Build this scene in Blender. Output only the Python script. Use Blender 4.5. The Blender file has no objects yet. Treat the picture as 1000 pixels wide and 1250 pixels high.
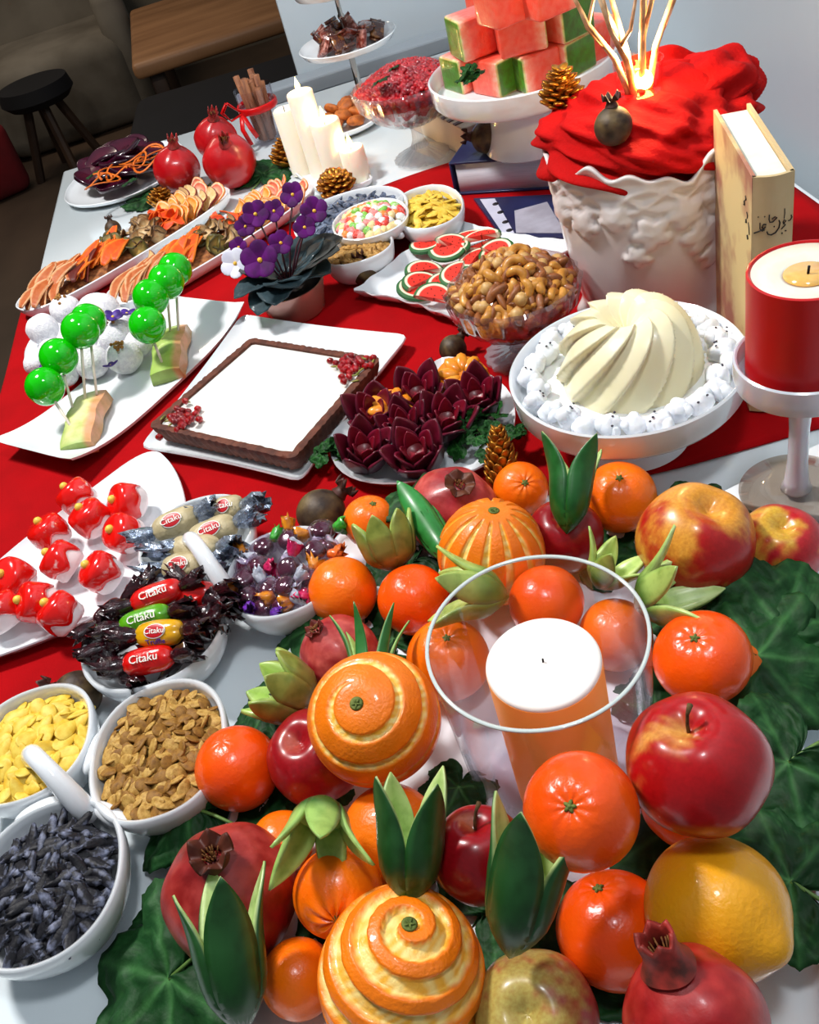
import bpy, bmesh, math, random
import numpy as np
from mathutils import Vector, Matrix, Euler, noise

PI = math.pi
random.seed(7)
rng = np.random.default_rng(7)
S = bpy.context.scene
COL = S.collection

# ---------------------------------------------------------------- camera, world, lights, exposure
FPX = 1150.0
TH = math.radians(40.7)
RL = math.atan2(400, 1275)
CH = 0.55
_c, _s = math.cos(RL), math.sin(RL)
cF = np.array([0, math.cos(TH), -math.sin(TH)])
cN = np.array([0, -math.sin(TH), -math.cos(TH)])
cX = np.array([1.0, 0, 0])
cR = _c * cX + _s * cN
cD = -_s * cX + _c * cN
C0 = np.array([0, 0, CH])
cam_d = bpy.data.cameras.new('camera')
cam = bpy.data.objects.new('camera', cam_d)
COL.objects.link(cam)
cam_d.sensor_fit = 'HORIZONTAL'
cam_d.sensor_width = 36
cam_d.lens = 36 * FPX / 1000
cam_d.clip_start = 0.01
mw = Matrix.Identity(4)
for i in range(3):
    mw[i][0] = cR[i]; mw[i][1] = -cD[i]; mw[i][2] = -cF[i]; mw[i][3] = C0[i]
cam.matrix_world = mw
S.camera = cam

W = bpy.data.worlds.new('world')
S.world = W
W.use_nodes = True
W.node_tree.nodes['Background'].inputs[0].default_value = (0.80, 0.90, 1.0, 1)
W.node_tree.nodes['Background'].inputs[1].default_value = 0.15

def area(name, loc, target, size, energy, color, size_y=None):
    d = bpy.data.lights.new(name, 'AREA')
    d.energy = energy; d.color = color; d.size = size
    if size_y:
        d.shape = 'RECTANGLE'; d.size_y = size_y
    o = bpy.data.objects.new(name, d)
    COL.objects.link(o)
    o.location = loc
    o.rotation_euler = (Vector(target) - Vector(loc)).to_track_quat('-Z', 'Y').to_euler()
    return o
area('ceiling_lamp', (-0.75, 1.25, 1.75), (0, 0.7, 0), 0.24, 37, (1.0, 0.97, 0.94))
area('room_fill_light', (-1.3, 4.2, 1.5), (-1.0, 4.6, -.7), 0.6, 12, (1.0, 0.86, 0.70))  # unseen warm fill added to lift the dark background room
area('front_fill_light', (0.15, 0.15, 1.75), (0.05, 0.8, 0), 0.22, 8, (0.92, 0.96, 1.0))  # weaker unseen fill added above the camera for the fronts

vs = S.view_settings
vs.view_transform = 'Standard'; vs.look = 'None'; vs.gamma = 1; vs.use_curve_mapping = False
vs.exposure = 0.25

# ---------------------------------------------------------------- placing helpers
def ray(x, y): return cF + cR * (x - 500) / FPX + cD * (y - 625) / FPX
def at(x, y, z=0.0):
    d = ray(x, y)
    return C0 + d * ((z - CH) / d[2])
def toward(cen, r, x, y):
    """axis of a round fruit whose stem shows at that spot of its surface"""
    d = ray(x, y); d = d / np.linalg.norm(d)
    cen = np.array(cen, float); oc = C0 - cen
    b = np.dot(oc, d); q = b * b - (np.dot(oc, oc) - r * r)
    t = -b - math.sqrt(max(q, 0))
    p = C0 + d * t - cen
    return p / np.linalg.norm(p)
def on_ball(cen, rad, x, y):
    """point of an ellipsoid's near side seen at that spot"""
    d = ray(x, y) / np.array(rad); o_ = (C0 - np.array(cen)) / np.array(rad)
    a = np.dot(d, d); b = np.dot(o_, d); c = np.dot(o_, o_) - 1
    t = (-b - math.sqrt(max(b * b - a * c, 0))) / a
    return C0 + ray(x, y) * t
def zrot(axis, spin=0.0):
    a = Vector([float(v) for v in axis]).normalized()
    return (Vector((0, 0, 1)).rotation_difference(a).to_matrix() @ Matrix.Rotation(spin, 3, 'Z')).to_4x4()

# ---------------------------------------------------------------- colour and material helpers
def lin(h):
    if not isinstance(h, str): return tuple(h)
    h = h.lstrip('#'); o = []
    for i in (0, 2, 4):
        c = int(h[i:i + 2], 16) / 255
        o.append(c / 12.92 if c <= .04045 else ((c + .055) / 1.055) ** 2.4)
    return tuple(o)
L3 = lambda h: np.array(lin(h))
MATS = {}
def M(name, c=None, c2=None, rough=.5, ns=20, bump=0, bs=80, coat=0, sss=0, metal=0, trans=0, emis=0, ec=None,
      vcol=False, spec=.5, stretch=None, contrast=(.35, .65), alpha=1, ior=1.45, sheen=0, crough=.05, sr=(1, .4, .2), tex='n'):
    if name in MATS: return MATS[name]
    m = bpy.data.materials.new(name); m.use_nodes = True
    nt = m.node_tree; N = nt.nodes; K = nt.links
    b = N['Principled BSDF']
    b.inputs['Roughness'].default_value = rough
    b.inputs['Metallic'].default_value = metal
    b.inputs['Specular IOR Level'].default_value = spec
    b.inputs['IOR'].default_value = ior
    b.inputs['Coat Weight'].default_value = coat
    b.inputs['Coat Roughness'].default_value = crough
    b.inputs['Transmission Weight'].default_value = trans
    b.inputs['Sheen Weight'].default_value = sheen
    if sss:
        b.inputs['Subsurface Weight'].default_value = sss
        b.inputs['Subsurface Radius'].default_value = sr
        b.inputs['Subsurface Scale'].default_value = .006
    if emis:
        b.inputs['Emission Strength'].default_value = emis
        b.inputs['Emission Color'].default_value = (*lin(ec or c), 1)
    tc = N.new('ShaderNodeTexCoord'); vec = tc.outputs['Object']
    if stretch:
        mp = N.new('ShaderNodeMapping'); mp.inputs['Scale'].default_value = stretch
        K.new(vec, mp.inputs[0]); vec = mp.outputs[0]
    if vcol:
        a = N.new('ShaderNodeVertexColor'); a.layer_name = 'col'
        src = a.outputs[0]
        if c2 is not None:     # slight natural mottling
            t = N.new('ShaderNodeTexNoise'); t.inputs['Scale'].default_value = ns; t.inputs['Detail'].default_value = 4
            K.new(vec, t.inputs['Vector'])
            mx = N.new('ShaderNodeMix'); mx.data_type = 'RGBA'; mx.blend_type = 'MULTIPLY'
            mr = N.new('ShaderNodeMapRange'); mr.inputs[3].default_value = 0; mr.inputs[4].default_value = 1
            mr.inputs[1].default_value = contrast[0]; mr.inputs[2].default_value = contrast[1]
            K.new(t.outputs[0], mr.inputs[0]); K.new(mr.outputs[0], mx.inputs[0])
            K.new(src, mx.inputs[6]); mx.inputs[7].default_value = (*lin(c2), 1)
            src = mx.outputs[2]
        K.new(src, b.inputs['Base Color'])
    elif c2 is not None:
        if tex == 'v':
            t = N.new('ShaderNodeTexVoronoi')
        else:
            t = N.new('ShaderNodeTexNoise'); t.inputs['Detail'].default_value = 5
        t.inputs['Scale'].default_value = ns
        K.new(vec, t.inputs['Vector'])
        r = N.new('ShaderNodeValToRGB')
        r.color_ramp.elements[0].position = contrast[0]; r.color_ramp.elements[0].color = (*lin(c), 1)
        r.color_ramp.elements[1].position = contrast[1]; r.color_ramp.elements[1].color = (*lin(c2), 1)
        K.new(t.outputs[0], r.inputs[0]); K.new(r.outputs[0], b.inputs['Base Color'])
    else:
        b.inputs['Base Color'].default_value = (*lin(c), 1)
    if bump:
        t = N.new('ShaderNodeTexNoise'); t.inputs['Scale'].default_value = bs; t.inputs['Detail'].default_value = 3
        K.new(vec, t.inputs['Vector'])
        bp = N.new('ShaderNodeBump'); bp.inputs['Strength'].default_value = bump; bp.inputs['Distance'].default_value = .001
        K.new(t.outputs[0], bp.inputs['Height']); K.new(bp.outputs[0], b.inputs['Normal'])
    m.diffuse_color = (*(lin(c) if c else (.5, .5, .5)), 1)
    MATS[name] = m
    return m
def glass_mat(name, tint=(1, 1, 1), base=.05, edge=.6, rough=.02, power=3.0, body=0.0, bodyc='#ffffff'):
    """thin clear glass: passes straight through, reflects towards grazing angles"""
    if name in MATS: return MATS[name]
    m = bpy.data.materials.new(name); m.use_nodes = True
    nt = m.node_tree; N = nt.nodes; K = nt.links
    N.remove(N['Principled BSDF'])
    out = N['Material Output']
    tr = N.new('ShaderNodeBsdfTransparent'); tr.inputs[0].default_value = (*tint, 1)
    gl = N.new('ShaderNodeBsdfGlossy'); gl.inputs['Roughness'].default_value = rough
    src = tr.outputs[0]
    if body:
        di = N.new('ShaderNodeBsdfTranslucent'); di.inputs[0].default_value = (*lin(bodyc), 1)
        m0 = N.new('ShaderNodeMixShader'); m0.inputs[0].default_value = body
        K.new(tr.outputs[0], m0.inputs[1]); K.new(di.outputs[0], m0.inputs[2]); src = m0.outputs[0]
    lw = N.new('ShaderNodeLayerWeight'); lw.inputs[0].default_value = .5
    pw = N.new('ShaderNodeMath'); pw.operation = 'POWER'; pw.inputs[1].default_value = power
    K.new(lw.outputs['Facing'], pw.inputs[0])
    ma = N.new('ShaderNodeMath'); ma.operation = 'MULTIPLY_ADD'; ma.inputs[1].default_value = edge; ma.inputs[2].default_value = base; ma.use_clamp = True
    K.new(pw.outputs[0], ma.inputs[0])
    m2 = N.new('ShaderNodeMixShader')
    K.new(ma.outputs[0], m2.inputs[0]); K.new(src, m2.inputs[1]); K.new(gl.outputs[0], m2.inputs[2])
    K.new(m2.outputs[0], out.inputs[0])
    MATS[name] = m
    return m

# ---------------------------------------------------------------- geometry helpers: a shape is (V, F, C)
class G:
    def __init__(s, V, F, C=None):
        s.V = np.asarray(V, float).reshape(-1, 3); s.F = F
        s.C = None if C is None else (np.tile(np.array(lin(C)), (len(s.V), 1)) if (isinstance(C, str) or np.ndim(C) == 1) else np.asarray(C, float))
    def x(s, loc=(0, 0, 0), rot=None, sc=1.0):
        V = s.V * np.asarray(sc, float)
        if rot is not None:
            m = rot if isinstance(rot, Matrix) else Euler(rot).to_matrix()
            V = V @ np.array(m.to_3x3()).T
        return G(V + np.asarray(loc, float), s.F, s.C)
    def col(s, c): return G(s.V, s.F, c)
def join(gs):
    V = []; F = []; Cc = []; n = 0; has = any(g.C is not None for g in gs)
    for g in gs:
        V.append(g.V); F += [tuple(i + n for i in f) for f in g.F]; n += len(g.V)
        if has: Cc.append(g.C if g.C is not None else np.ones((len(g.V), 3)) * .8)
    return G(np.vstack(V), F, np.vstack(Cc) if has else None)
def mesh(name, g, mat, smooth=True, sharp=None):
    me = bpy.data.meshes.new(name)
    me.from_pydata(g.V.tolist(), [], g.F)
    me.materials.append(mat)
    if smooth: me.polygons.foreach_set('use_smooth', [True] * len(me.polygons))
    if g.C is not None:
        a = me.color_attributes.new('col', 'FLOAT_COLOR', 'POINT')
        a.data.foreach_set('color', np.hstack([np.clip(g.C, 0, 1), np.ones((len(g.C), 1))]).astype(np.float32).ravel())
    if smooth and sharp is not None:
        me.set_sharp_from_angle(angle=math.radians(sharp))
    me.update()
    return me
def obj(name, g, mat, parent=None, loc=None, rot=None, sc=None, smooth=True, sharp=None, label=None):
    me = g if isinstance(g, bpy.types.Mesh) else mesh(name, g, mat, smooth, sharp)
    o = bpy.data.objects.new(name, me); COL.objects.link(o)
    if parent is not None: o.parent = parent
    setx(o, loc, rot, sc)
    if label: o['label'] = label
    return o
def setx(o, loc=None, rot=None, sc=None):
    if loc is not None: o.location = [float(v) for v in loc]
    if rot is not None:
        o.rotation_euler = rot.to_euler() if isinstance(rot, Matrix) else rot
    if sc is not None: o.scale = (sc,) * 3 if np.isscalar(sc) else sc
def tag(o, label, cat, group=None, kind=None):
    o['label'] = label; o['category'] = cat
    if group: o['group'] = group
    if kind: o['kind'] = kind
    return o
def thing(name, label, cat, loc=(0, 0, 0), rot=None, group=None, sc=None):
    o = bpy.data.objects.new(name, None); COL.objects.link(o); o.empty_display_size = .01
    setx(o, loc, rot, sc)
    return tag(o, label, cat, group)
def dup(root, loc=None, rot=None, sc=None, label=None, group=None):
    r = root.copy(); COL.objects.link(r); setx(r, loc, rot, sc)
    if label: r['label'] = label
    if group: r['group'] = group
    for ch in list(root.children):
        c = ch.copy(); COL.objects.link(c); c.parent = r
        for gch in ch.children:
            d = gch.copy(); COL.objects.link(d); d.parent = c
    return r
def struct(name, g, mat, smooth=False):
    o = obj(name, g, mat, smooth=smooth); o['kind'] = 'structure'; return o

def loft(rings, cap0=True, cap1=True, closed=False):
    n = len(rings[0]); V = np.vstack(rings); F = []
    k = len(rings)
    for i in range(k if closed else k - 1):
        a = i * n; b = ((i + 1) % k) * n
        for j in range(n):
            j2 = (j + 1) % n
            F.append((a + j, a + j2, b + j2, b + j))
    if not closed:
        if cap0: F.append(tuple(range(n - 1, -1, -1)))
        if cap1: F.append(tuple((k - 1) * n + j for j in range(n)))
    return G(V, F)
def ring(a, b, z, n=48, e=2.0, wav=0, wk=12, ph=0):
    t = np.linspace(0, 2 * PI, n, endpoint=False)
    c, s_ = np.cos(t), np.sin(t)
    r = (np.abs(c) ** e + np.abs(s_) ** e) ** (-1 / e)
    r = r * (1 + wav * np.sin(wk * t + ph))
    return np.stack([a * r * c, b * r * s_, np.full(n, z)], 1)
def lathe(prof, n=40, cap0=True, cap1=True):
    return loft([ring(max(r, 1e-5), max(r, 1e-5), z, n) for r, z in prof], cap0, cap1)
def dish(a, b, h, flare=.02, th=.004, e=2.0, z0=0.0, n=64, wav=0, wk=12, steps=5, ft=.004):
    R = [ring(a - flare, b - flare, z0, n, e)]
    for i in range(1, steps + 1):
        t = i / steps; f = flare * (1 - math.sin(t * PI / 2) ** 1.0)
        R.append(ring(a - f, b - f, z0 + h * t ** 1.5, n, e, wav * t, wk))
    R.append(ring(a - th * .5, b - th * .5, z0 + h + th * .35, n, e, wav, wk))
    for i in range(steps, -1, -1):
        t = i / steps; f = flare * (1 - math.sin(t * PI / 2) ** 1.0)
        R.append(ring(a - f - th, b - f - th, z0 + ft + (h - ft) * t ** 1.5, n, e, wav * t, wk))
    return loft(R)
def sphere(r=1.0, nu=24, nv=16, fr=None, fc=None):
    """uv sphere; fr(th, ph)->radius factor (th from +z), fc->colours"""
    th = np.linspace(0, PI, nv + 1); ph = np.linspace(0, 2 * PI, nu, endpoint=False)
    T, P_ = np.meshgrid(th[1:-1], ph, indexing='ij')
    T = np.concatenate([[1e-4], T.ravel(), [PI - 1e-4]]); P_ = np.concatenate([[0], P_.ravel(), [0]])
    R = r * (fr(T, P_) if fr is not None else np.ones_like(T))
    V = np.stack([R * np.sin(T) * np.cos(P_), R * np.sin(T) * np.sin(P_), R * np.cos(T)], 1)
    F = []
    for j in range(nu): F.append((0, 1 + j, 1 + (j + 1) % nu))
    for i in range(nv - 2):
        for j in range(nu):
            a = 1 + i * nu; b = a + nu; j2 = (j + 1) % nu
            F.append((a + j, b + j, b + j2, a + j2))
    a = 1 + (nv - 2) * nu; e = len(V) - 1
    for j in range(nu): F.append((a + j, e, a + (j + 1) % nu))
    return G(V, F, fc(T, P_) if fc is not None else None)
def tube(P, R, n=8, cap=True, flat=1.0):
    P = np.asarray(P, float); k = len(P); R = np.full(k, R) if np.isscalar(R) else np.asarray(R, float)
    T = np.gradient(P, axis=0); T /= np.linalg.norm(T, axis=1)[:, None] + 1e-12
    u = np.cross(T[0], (0, 0, 1) if abs(T[0][2]) < .9 else (1, 0, 0)); rings = []
    a = np.linspace(0, 2 * PI, n, endpoint=False)
    for i in range(k):
        u = u - np.dot(u, T[i]) * T[i]; u /= np.linalg.norm(u) + 1e-12; v = np.cross(T[i], u)
        rings.append(P[i] + R[i] * (np.cos(a)[:, None] * u + flat * np.sin(a)[:, None] * v))
    return loft(rings, cap, cap)
def box(sx, sy, sz, bev=.0, seg=2, c=(0, 0, 0)):
    bm = bmesh.new(); bmesh.ops.create_cube(bm, size=1)
    for v in bm.verts: v.co = (v.co.x * sx, v.co.y * sy, v.co.z * sz)
    if bev: bmesh.ops.bevel(bm, geom=bm.edges[:], offset=bev, segments=seg, profile=.5, affect='EDGES')
    V = [tuple(v.co) for v in bm.verts]; F = [tuple(v.index for v in f.verts) for f in bm.faces]
    bm.free()
    return G(np.array(V) + np.array(c), F)
def slab(outline, z0, z1, bev=.0):
    o = np.asarray(outline, float); c = o.mean(0); k = len(o)
    # orient ccw
    if sum(o[i][0] * o[(i + 1) % k][1] - o[(i + 1) % k][0] * o[i][1] for i in range(k)) < 0: o = o[::-1]
    def R(s, z): return np.hstack([c + (o - c) * s, np.full((k, 1), z)])
    if bev:
        d = np.linalg.norm(o - c, axis=1).mean(); q = 1 - bev / d
        return loft([R(q, z0), R(1, z0 + bev), R(1, z1 - bev), R(q, z1)])
    return loft([R(1, z0), R(1, z1)])
def wob(T, P_, seed, amp, k=3):
    r_ = np.random.default_rng(seed); o = np.zeros_like(T)
    x = np.sin(T) * np.cos(P_); y = np.sin(T) * np.sin(P_); z = np.cos(T)
    for i in range(6):
        w = r_.normal(0, k, 3); o += np.sin(w[0] * x + w[1] * y + w[2] * z + r_.uniform(0, 6)) / 6
    return o * amp * 2
def nz(V, sc, seed=0):
    return np.array([noise.noise(Vector((p[0] * sc + seed, p[1] * sc - seed, p[2] * sc + 3 * seed))) for p in V])
def mixc(a, b, t):
    t = np.clip(np.asarray(t), 0, 1)[:, None]; return np.asarray(a) * (1 - t) + np.asarray(b) * t
def sst(e0, e1, x):
    t = np.clip((x - e0) / (e1 - e0), 0, 1); return t * t * (3 - 2 * t)
# ---------------------------------------------------------------- common materials
porc = M('white_porcelain', '#eaeef2', rough=.12, coat=.6, spec=.6)
wood_d = M('dark_wood', '#2b1c12', '#46301f', rough=.5, ns=3, stretch=(1, 8, 1))
clear = glass_mat('clear_glass', (.93, .92, .95), .035, .45, .02, 3.0)
crystal = glass_mat('crystal_glass', (.90, .87, .89), .12, .8, .06, 1.6, .12)
leafm = M('leaf_green', vcol=True, c2='#a0b8a0', ns=60, rough=.6, spec=.3, bump=.6, bs=220)
vc = M('vc_gloss', vcol=True, rough=.3, coat=.3)
vcm = M('vc_matte', vcol=True, rough=.6)
gold = M('gold_paint', '#c98a2c', '#7a4312', rough=.34, metal=.75, ns=120, bump=.3, bs=300)

# ---------------------------------------------------------------- setting
struct('floor', box(7, 8, .02, c=(-1.2, 3.0, -.76)), M('floor_wood', '#3a2d22', '#594636', rough=.55, ns=1.3, stretch=(1.5, 1, 1)))
wallm = M('wall_paint', '#c6d0d7', '#bec9d0', rough=.7, ns=2)
struct('wall_back', box(1.5, .06, 2.9, c=(.80, 2.06, .69)), wallm)
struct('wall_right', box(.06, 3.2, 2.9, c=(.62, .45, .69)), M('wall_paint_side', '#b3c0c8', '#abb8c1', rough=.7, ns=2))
struct('wall_far', box(7, .06, 2.9, c=(-1.2, 5.6, .69)), M('wall_far_paint', '#6b6152', '#57503f', rough=.8, ns=.9))
struct('wall_left', box(.06, 8, 2.9, c=(-3.6, 3.0, .69)), M('wall_left_paint', '#5a4c3c', '#4a4031', rough=.8, ns=.9))
struct('trim_1', join([box(.66, .05, .03, .004, c=(.25, 1.955, .0)), box(.66, .02, .72, .003, c=(.25, 2.015, -.36))]), M('trim_grey', '#8d959d', rough=.5))

# table: top, apron, four legs
tb = thing('dining_table', 'long glossy white table carrying all of the dishes', 'table', (0.06, .98, -.75))
tm = M('table_gloss', '#eef5f8', '#e2edf2', rough=.1, ns=3, coat=.5)
obj('tabletop', box(.99, 1.82, .03, .004, c=(0, 0, .735)), tm, tb, smooth=True, sharp=30)
obj('apron', box(.90, 1.72, .07, .003, c=(0, 0, .684)), M('table_frame', '#c9cfd3', rough=.4), tb)
for sx in (-1, 1):
    for sy in (-1, 1):
        obj('leg', box(.05, .05, .65, .004, c=(sx * .43, sy * .84, .325)), MATS['table_frame'], tb)

# red cloth running across the table and hanging over its left edge
def cloth():
    xs = np.concatenate([np.linspace(-.52, -.445, 5), np.linspace(-.44, .545, 80)])
    V = []; F = []; nyy = 64
    for i, x in enumerate(xs):
        for j in range(nyy):
            t = j / (nyy - 1)
            y0 = .548 + .055 * np.clip((x + .40) / .5, 0, 1) - .03 * np.clip((x - .1) / .3, 0, 1) + .004 * math.sin(x * 21)
            y1 = 1.335 + .02 * math.sin(x * 9) + .05 * np.clip(x, 0, 1)
            y = y0 + (y1 - y0) * t
            if x < -.44:
                k = (-.44 - x) / .08
                xx = -.441 - .012 * math.sin(min(k, .3) / .3 * PI / 2) - .008 * k * (1 + math.sin(y * 26)) ; z = .0035 - .30 * max(0, k - .12)
            else:
                xx = x; z = .0035
                z += .0016 * (noise.noise(Vector((x * 9, y * 7, 0))) + .5) + .0035 * max(0, noise.noise(Vector((x * 5 + y * 9, y * 3, 4))) - .12)
            V.append((xx, y, z if x < -.44 else min(max(z - .0012, .0018), .0040)))
    n = nyy
    for i in range(len(xs) - 1):
        for j in range(n - 1):
            F.append((i * n + j, (i + 1) * n + j, (i + 1) * n + j + 1, i * n + j + 1))
    return G(V, F)
o = obj('table_runner', cloth(), M('red_cloth', '#a80008', '#980006', rough=.9, ns=14, bump=.25, bs=900, spec=.15))
md = o.modifiers.new('thick', 'SOLIDIFY'); md.thickness = .0016; md.offset = -1
tag(o, 'bright red cloth spread across the white table under the dishes', 'tablecloth')

# background furniture, dim
def soft(name, parts, label, cat, loc, rz=0):
    t = thing(name, label, cat, loc, (0, 0, rz))
    for nm, g, m in parts: obj(nm, g, m, t, smooth=True, sharp=40)
    return t
m_beige = M('beige_fabric', '#81786a', '#5c5346', rough=.9, ns=3)
m_black = M('black_fabric', '#050306', '#0c080e', rough=.8, ns=4)
m_brown = M('brown_wood', '#a87850', '#8a5f3c', rough=.5, ns=2, stretch=(1, 5, 1))
soft('coffee_table', [('tabletop', box(1.15, 1.0, .06, .02, 3, c=(0, 0, .42)), m_brown)] +
     [('leg', box(.06, .06, .39, .01, c=(x, y, .195)), wood_d) for x in (-.5, .5) for y in (-.42, .42)],
     'low brown wooden table dim in the room beyond', 'table', (.06, 4.42, -.75), .04)
soft('ottoman', [('cushion', box(1.05, 1.1, .16, .06, 4, c=(0, 0, .30)), m_black), ('base', box(1.0, 1.05, .22, .03, 3, c=(0, 0, .11)), m_black)],
     'large black upholstered ottoman behind the far end of the table', 'ottoman', (-.02, 3.18, -.75), -.05)
soft('armchair', [('base', box(.7, .7, .4, .09, 4, c=(0, 0, .2)), m_beige), ('backrest', box(.7, .2, .85, .09, 4, c=(0, .3, .46)), m_beige),
                  ('armrest', box(.14, .65, .55, .06, 4, c=(-.34, 0, .3)), m_beige), ('armrest', box(.14, .65, .55, .06, 4, c=(.34, 0, .3)), m_beige)],
     'beige upholstered armchair dim in the far corner of the room', 'armchair', (-.98, 5.12, -.75), .1)
soft('round_stool', [('seat', lathe([(.001, .30), (.13, .30), (.16, .33), (.15, .38), (.001, .385)], 32), m_black)] +
     [('leg', tube([(.06 * math.cos(a), .06 * math.sin(a), .31), (.15 * math.cos(a), .15 * math.sin(a), 0)], .02), wood_d) for a in (0.3, 1.87, 3.44, 5.0)],
     'dark round stool with wooden legs in front of the beige armchair', 'stool', (-.98, 4.45, -.75))
soft('floor_cushion', [('cover', box(.3, .12, .3, .05, 4, c=(0, 0, .15)), M('red_fabric', '#7d1016', '#5c0c10', rough=.9, ns=6))],
     'red cushion on the floor beyond the left edge of the table', 'cushion', (-1.30, 4.35, -.75), .4)
# ---------------------------------------------------------------- fruit tray
tu = np.array([.92, -.39]); tv = np.array([.39, .92])
TL = np.array([-.068, .638]); TW, TD = .367, .53
tc_ = TL + tu * TW / 2 - tv * TD / 2
ang = math.atan2(tu[1], tu[0])
tag(obj('fruit_tray', dish(TW / 2, TD / 2, .014, .010, .005, 14, 0.0, 96, ft=.008), porc, loc=(tc_[0], tc_[1], 0.0005), rot=(0, 0, ang), sharp=50),
    'large white square-cornered tray under the fruit and the vine leaves', 'tray')

# ---------------------------------------------------------------- vine leaves
def vine_leaf(r, seed, cup=.25, hue=0):
    rs = np.random.default_rng(seed)
    n = 120; t = np.linspace(-PI, PI, n, endpoint=False)
    R = np.zeros(n)
    for a, l, w in ((0, 1.0, .55), (.95, .9, .5), (-.95, .9, .5), (1.95, .74, .5), (-1.95, .74, .5)):
        d = (t - a + PI) % (2 * PI) - PI
        R = np.maximum(R, l * np.exp(-(d / w) ** 2 * .6))
    R = .42 + .58 * R
    R *= sst(-.02, .4, PI - np.abs(t)) * .6 + .4
    R *= 1 + .05 * np.abs(((t * 13 / PI) % 1) * 2 - 1) + .03 * np.abs(((t * 29 / PI) % 1) * 2 - 1)
    rings = []; C = []
    p1, p2 = rs.uniform(0, 6, 2)
    K = 14
    for i in range(1, K + 1):
        s = i / K; q = R * s * r
        vein = np.zeros(n)
        for a in (0, .95, -.95, 1.95, -1.95):
            d = np.abs((t - a + PI) % (2 * PI) - PI); vein = np.maximum(vein, np.exp(-(d * s / .035) ** 2))
            for m_ in (.3, .5, .7):
                dd = np.abs(s - m_ - d * 1.1); vein = np.maximum(vein, .55 * np.exp(-(dd / .025) ** 2) * (d < .45))
        z = r * (-cup * s * s * .6 + .07 * s * np.sin(3 * t + p1) + .05 * s * s * np.sin(7 * t + p2) - .012 * vein + .02 * np.sin(s * 14 + t * 2) + .020 * s * np.sin(s * 27 + 5 * t + p2) + .014 * s * s * np.sin(15 * t - s * 11) + .015 * s * np.sin(s * 17 - 7 * t + p1))
        rings.append(np.stack([q * np.cos(t), q * np.sin(t), z], 1))
        base = L3('#16441c') * (1 + .12 * math.sin(hue)); C.append(mixc(np.tile(base, (n, 1)), L3('#4f8a4c'), vein * .55 * (1 - .3 * s)))
    V = np.vstack([[[0, 0, 0]]] + rings); C = np.vstack([[L3('#5f9a58')]] + C)
    F = [(0, 1 + j, 1 + (j + 1) % n) for j in range(n)]
    for i in range(K - 1):
        a = 1 + i * n; b = a + n
        for j in range(n):
            j2 = (j + 1) % n; F.append((a + j, b + j, b + j2, a + j2))
    return G(V, F, C)
def put_leaf(px, py, z, r, seed, head, nrm, label, cup=.25, stem=True):
    """head: direction of the tip on the table (degrees); nrm: leaf normal"""
    t = thing('vine_leaf', label, 'leaf', at(px, py, z), zrot(nrm, math.radians(head)))
    o = obj('blade', vine_leaf(r, seed, cup, seed), leafm, t)
    md = o.modifiers.new('thick', 'SOLIDIFY'); md.thickness = .0006
    if stem: obj('stalk', tube([(0, 0, -.001), (-r * .35, .002, -.004), (-r * .7, .006, -.004)], [.0014, .0012, .0012], 6), M('stalk_green', '#5e7f3c', rough=.5), t)
    return t
put_leaf(232, 985, .03, .052, 1, 150, (-.25, -.1, 1), 'green vine leaf between the brown pumpkin seeds and the orange mandarin')
put_leaf(205, 1195, .03, .068, 2, 205, (-.3, -.25, 1), 'large green vine leaf drooping over the tray at its lower left corner')
put_leaf(235, 1100, .018, .05, 12, 180, (-.2, .1, 1), 'green vine leaf half hidden behind the big pomegranate with a withered crown')
put_leaf(378, 765, .03, .040, 3, 120, (-.35, .05, 1), 'green vine leaf beside the dish of purple wrapped sweets', cup=.4)
put_leaf(508, 600, .05, .042, 4, 130, (-.15, .3, 1), 'green vine leaf between the beetroot plate and a pomegranate')
put_leaf(330, 862, .025, .035, 5, 170, (-.2, .1, 1), 'green vine leaf under the carved kiwi at the tray edge')
put_leaf(838, 608, .035, .038, 6, 80, (.1, .3, 1), 'green vine leaf between the mandarin and the clear stand foot')
put_leaf(900, 625, .04, .036, 7, 70, (.2, .3, 1), 'green vine leaf behind the two yellow-red apples')
put_leaf(952, 765, .050, .055, 8, 100, (-.05, -.35, 1), 'large green vine leaf below the far right red and yellow apple', cup=.15)
put_leaf(925, 800, .05, .056, 9, -20, (.05, -.25, 1), 'green vine leaf beside the flattened mandarin at the right edge', cup=.15)
put_leaf(962, 930, .06, .050, 10, 200, (-.15, -.3, 1), 'crumpled green vine leaf to the right of the big red apple', cup=.1)
put_leaf(965, 1075, .05, .046, 11, 140, (0.05, -.2, 1), 'green vine leaf to the right of the yellow citrus', cup=.2)

# ---------------------------------------------------------------- fruit kinds
m_mand = M('mandarin_skin', '#fa6804', '#ff7e0a', rough=.30, ns=22, bump=.35, bs=420, coat=.2, crough=.12, sss=.06)
m_mandr = M('mandarin_skin_red', '#f24a05', '#fa5c08', rough=.27, ns=22, bump=.3, bs=420, coat=.25, crough=.1, sss=.06)
m_stem = M('stem_brown', '#3c2a16', '#6b5127', rough=.8, ns=200)
m_green = M('calyx_green', '#4c5d1e', '#6f7a34', rough=.7, ns=300)
m_apple = M('apple_skin', vcol=True, rough=.3, coat=.25, crough=.08, c2='#e8d0c0', ns=500, contrast=(.3, .75))
m_pome = M('pomegranate_skin', vcol=True, rough=.4, coat=.18, crough=.15, c2='#d09090', ns=90, bump=.3, bs=160)
m_peel = M('carved_peel', vcol=True, rough=.38, coat=.25, bump=.5, bs=500, sss=.05)
m_lemon = M('lemon_skin', '#e59a10', '#efab1c', rough=.33, ns=14, bump=.45, bs=380, coat=.25, sss=.05)

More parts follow.
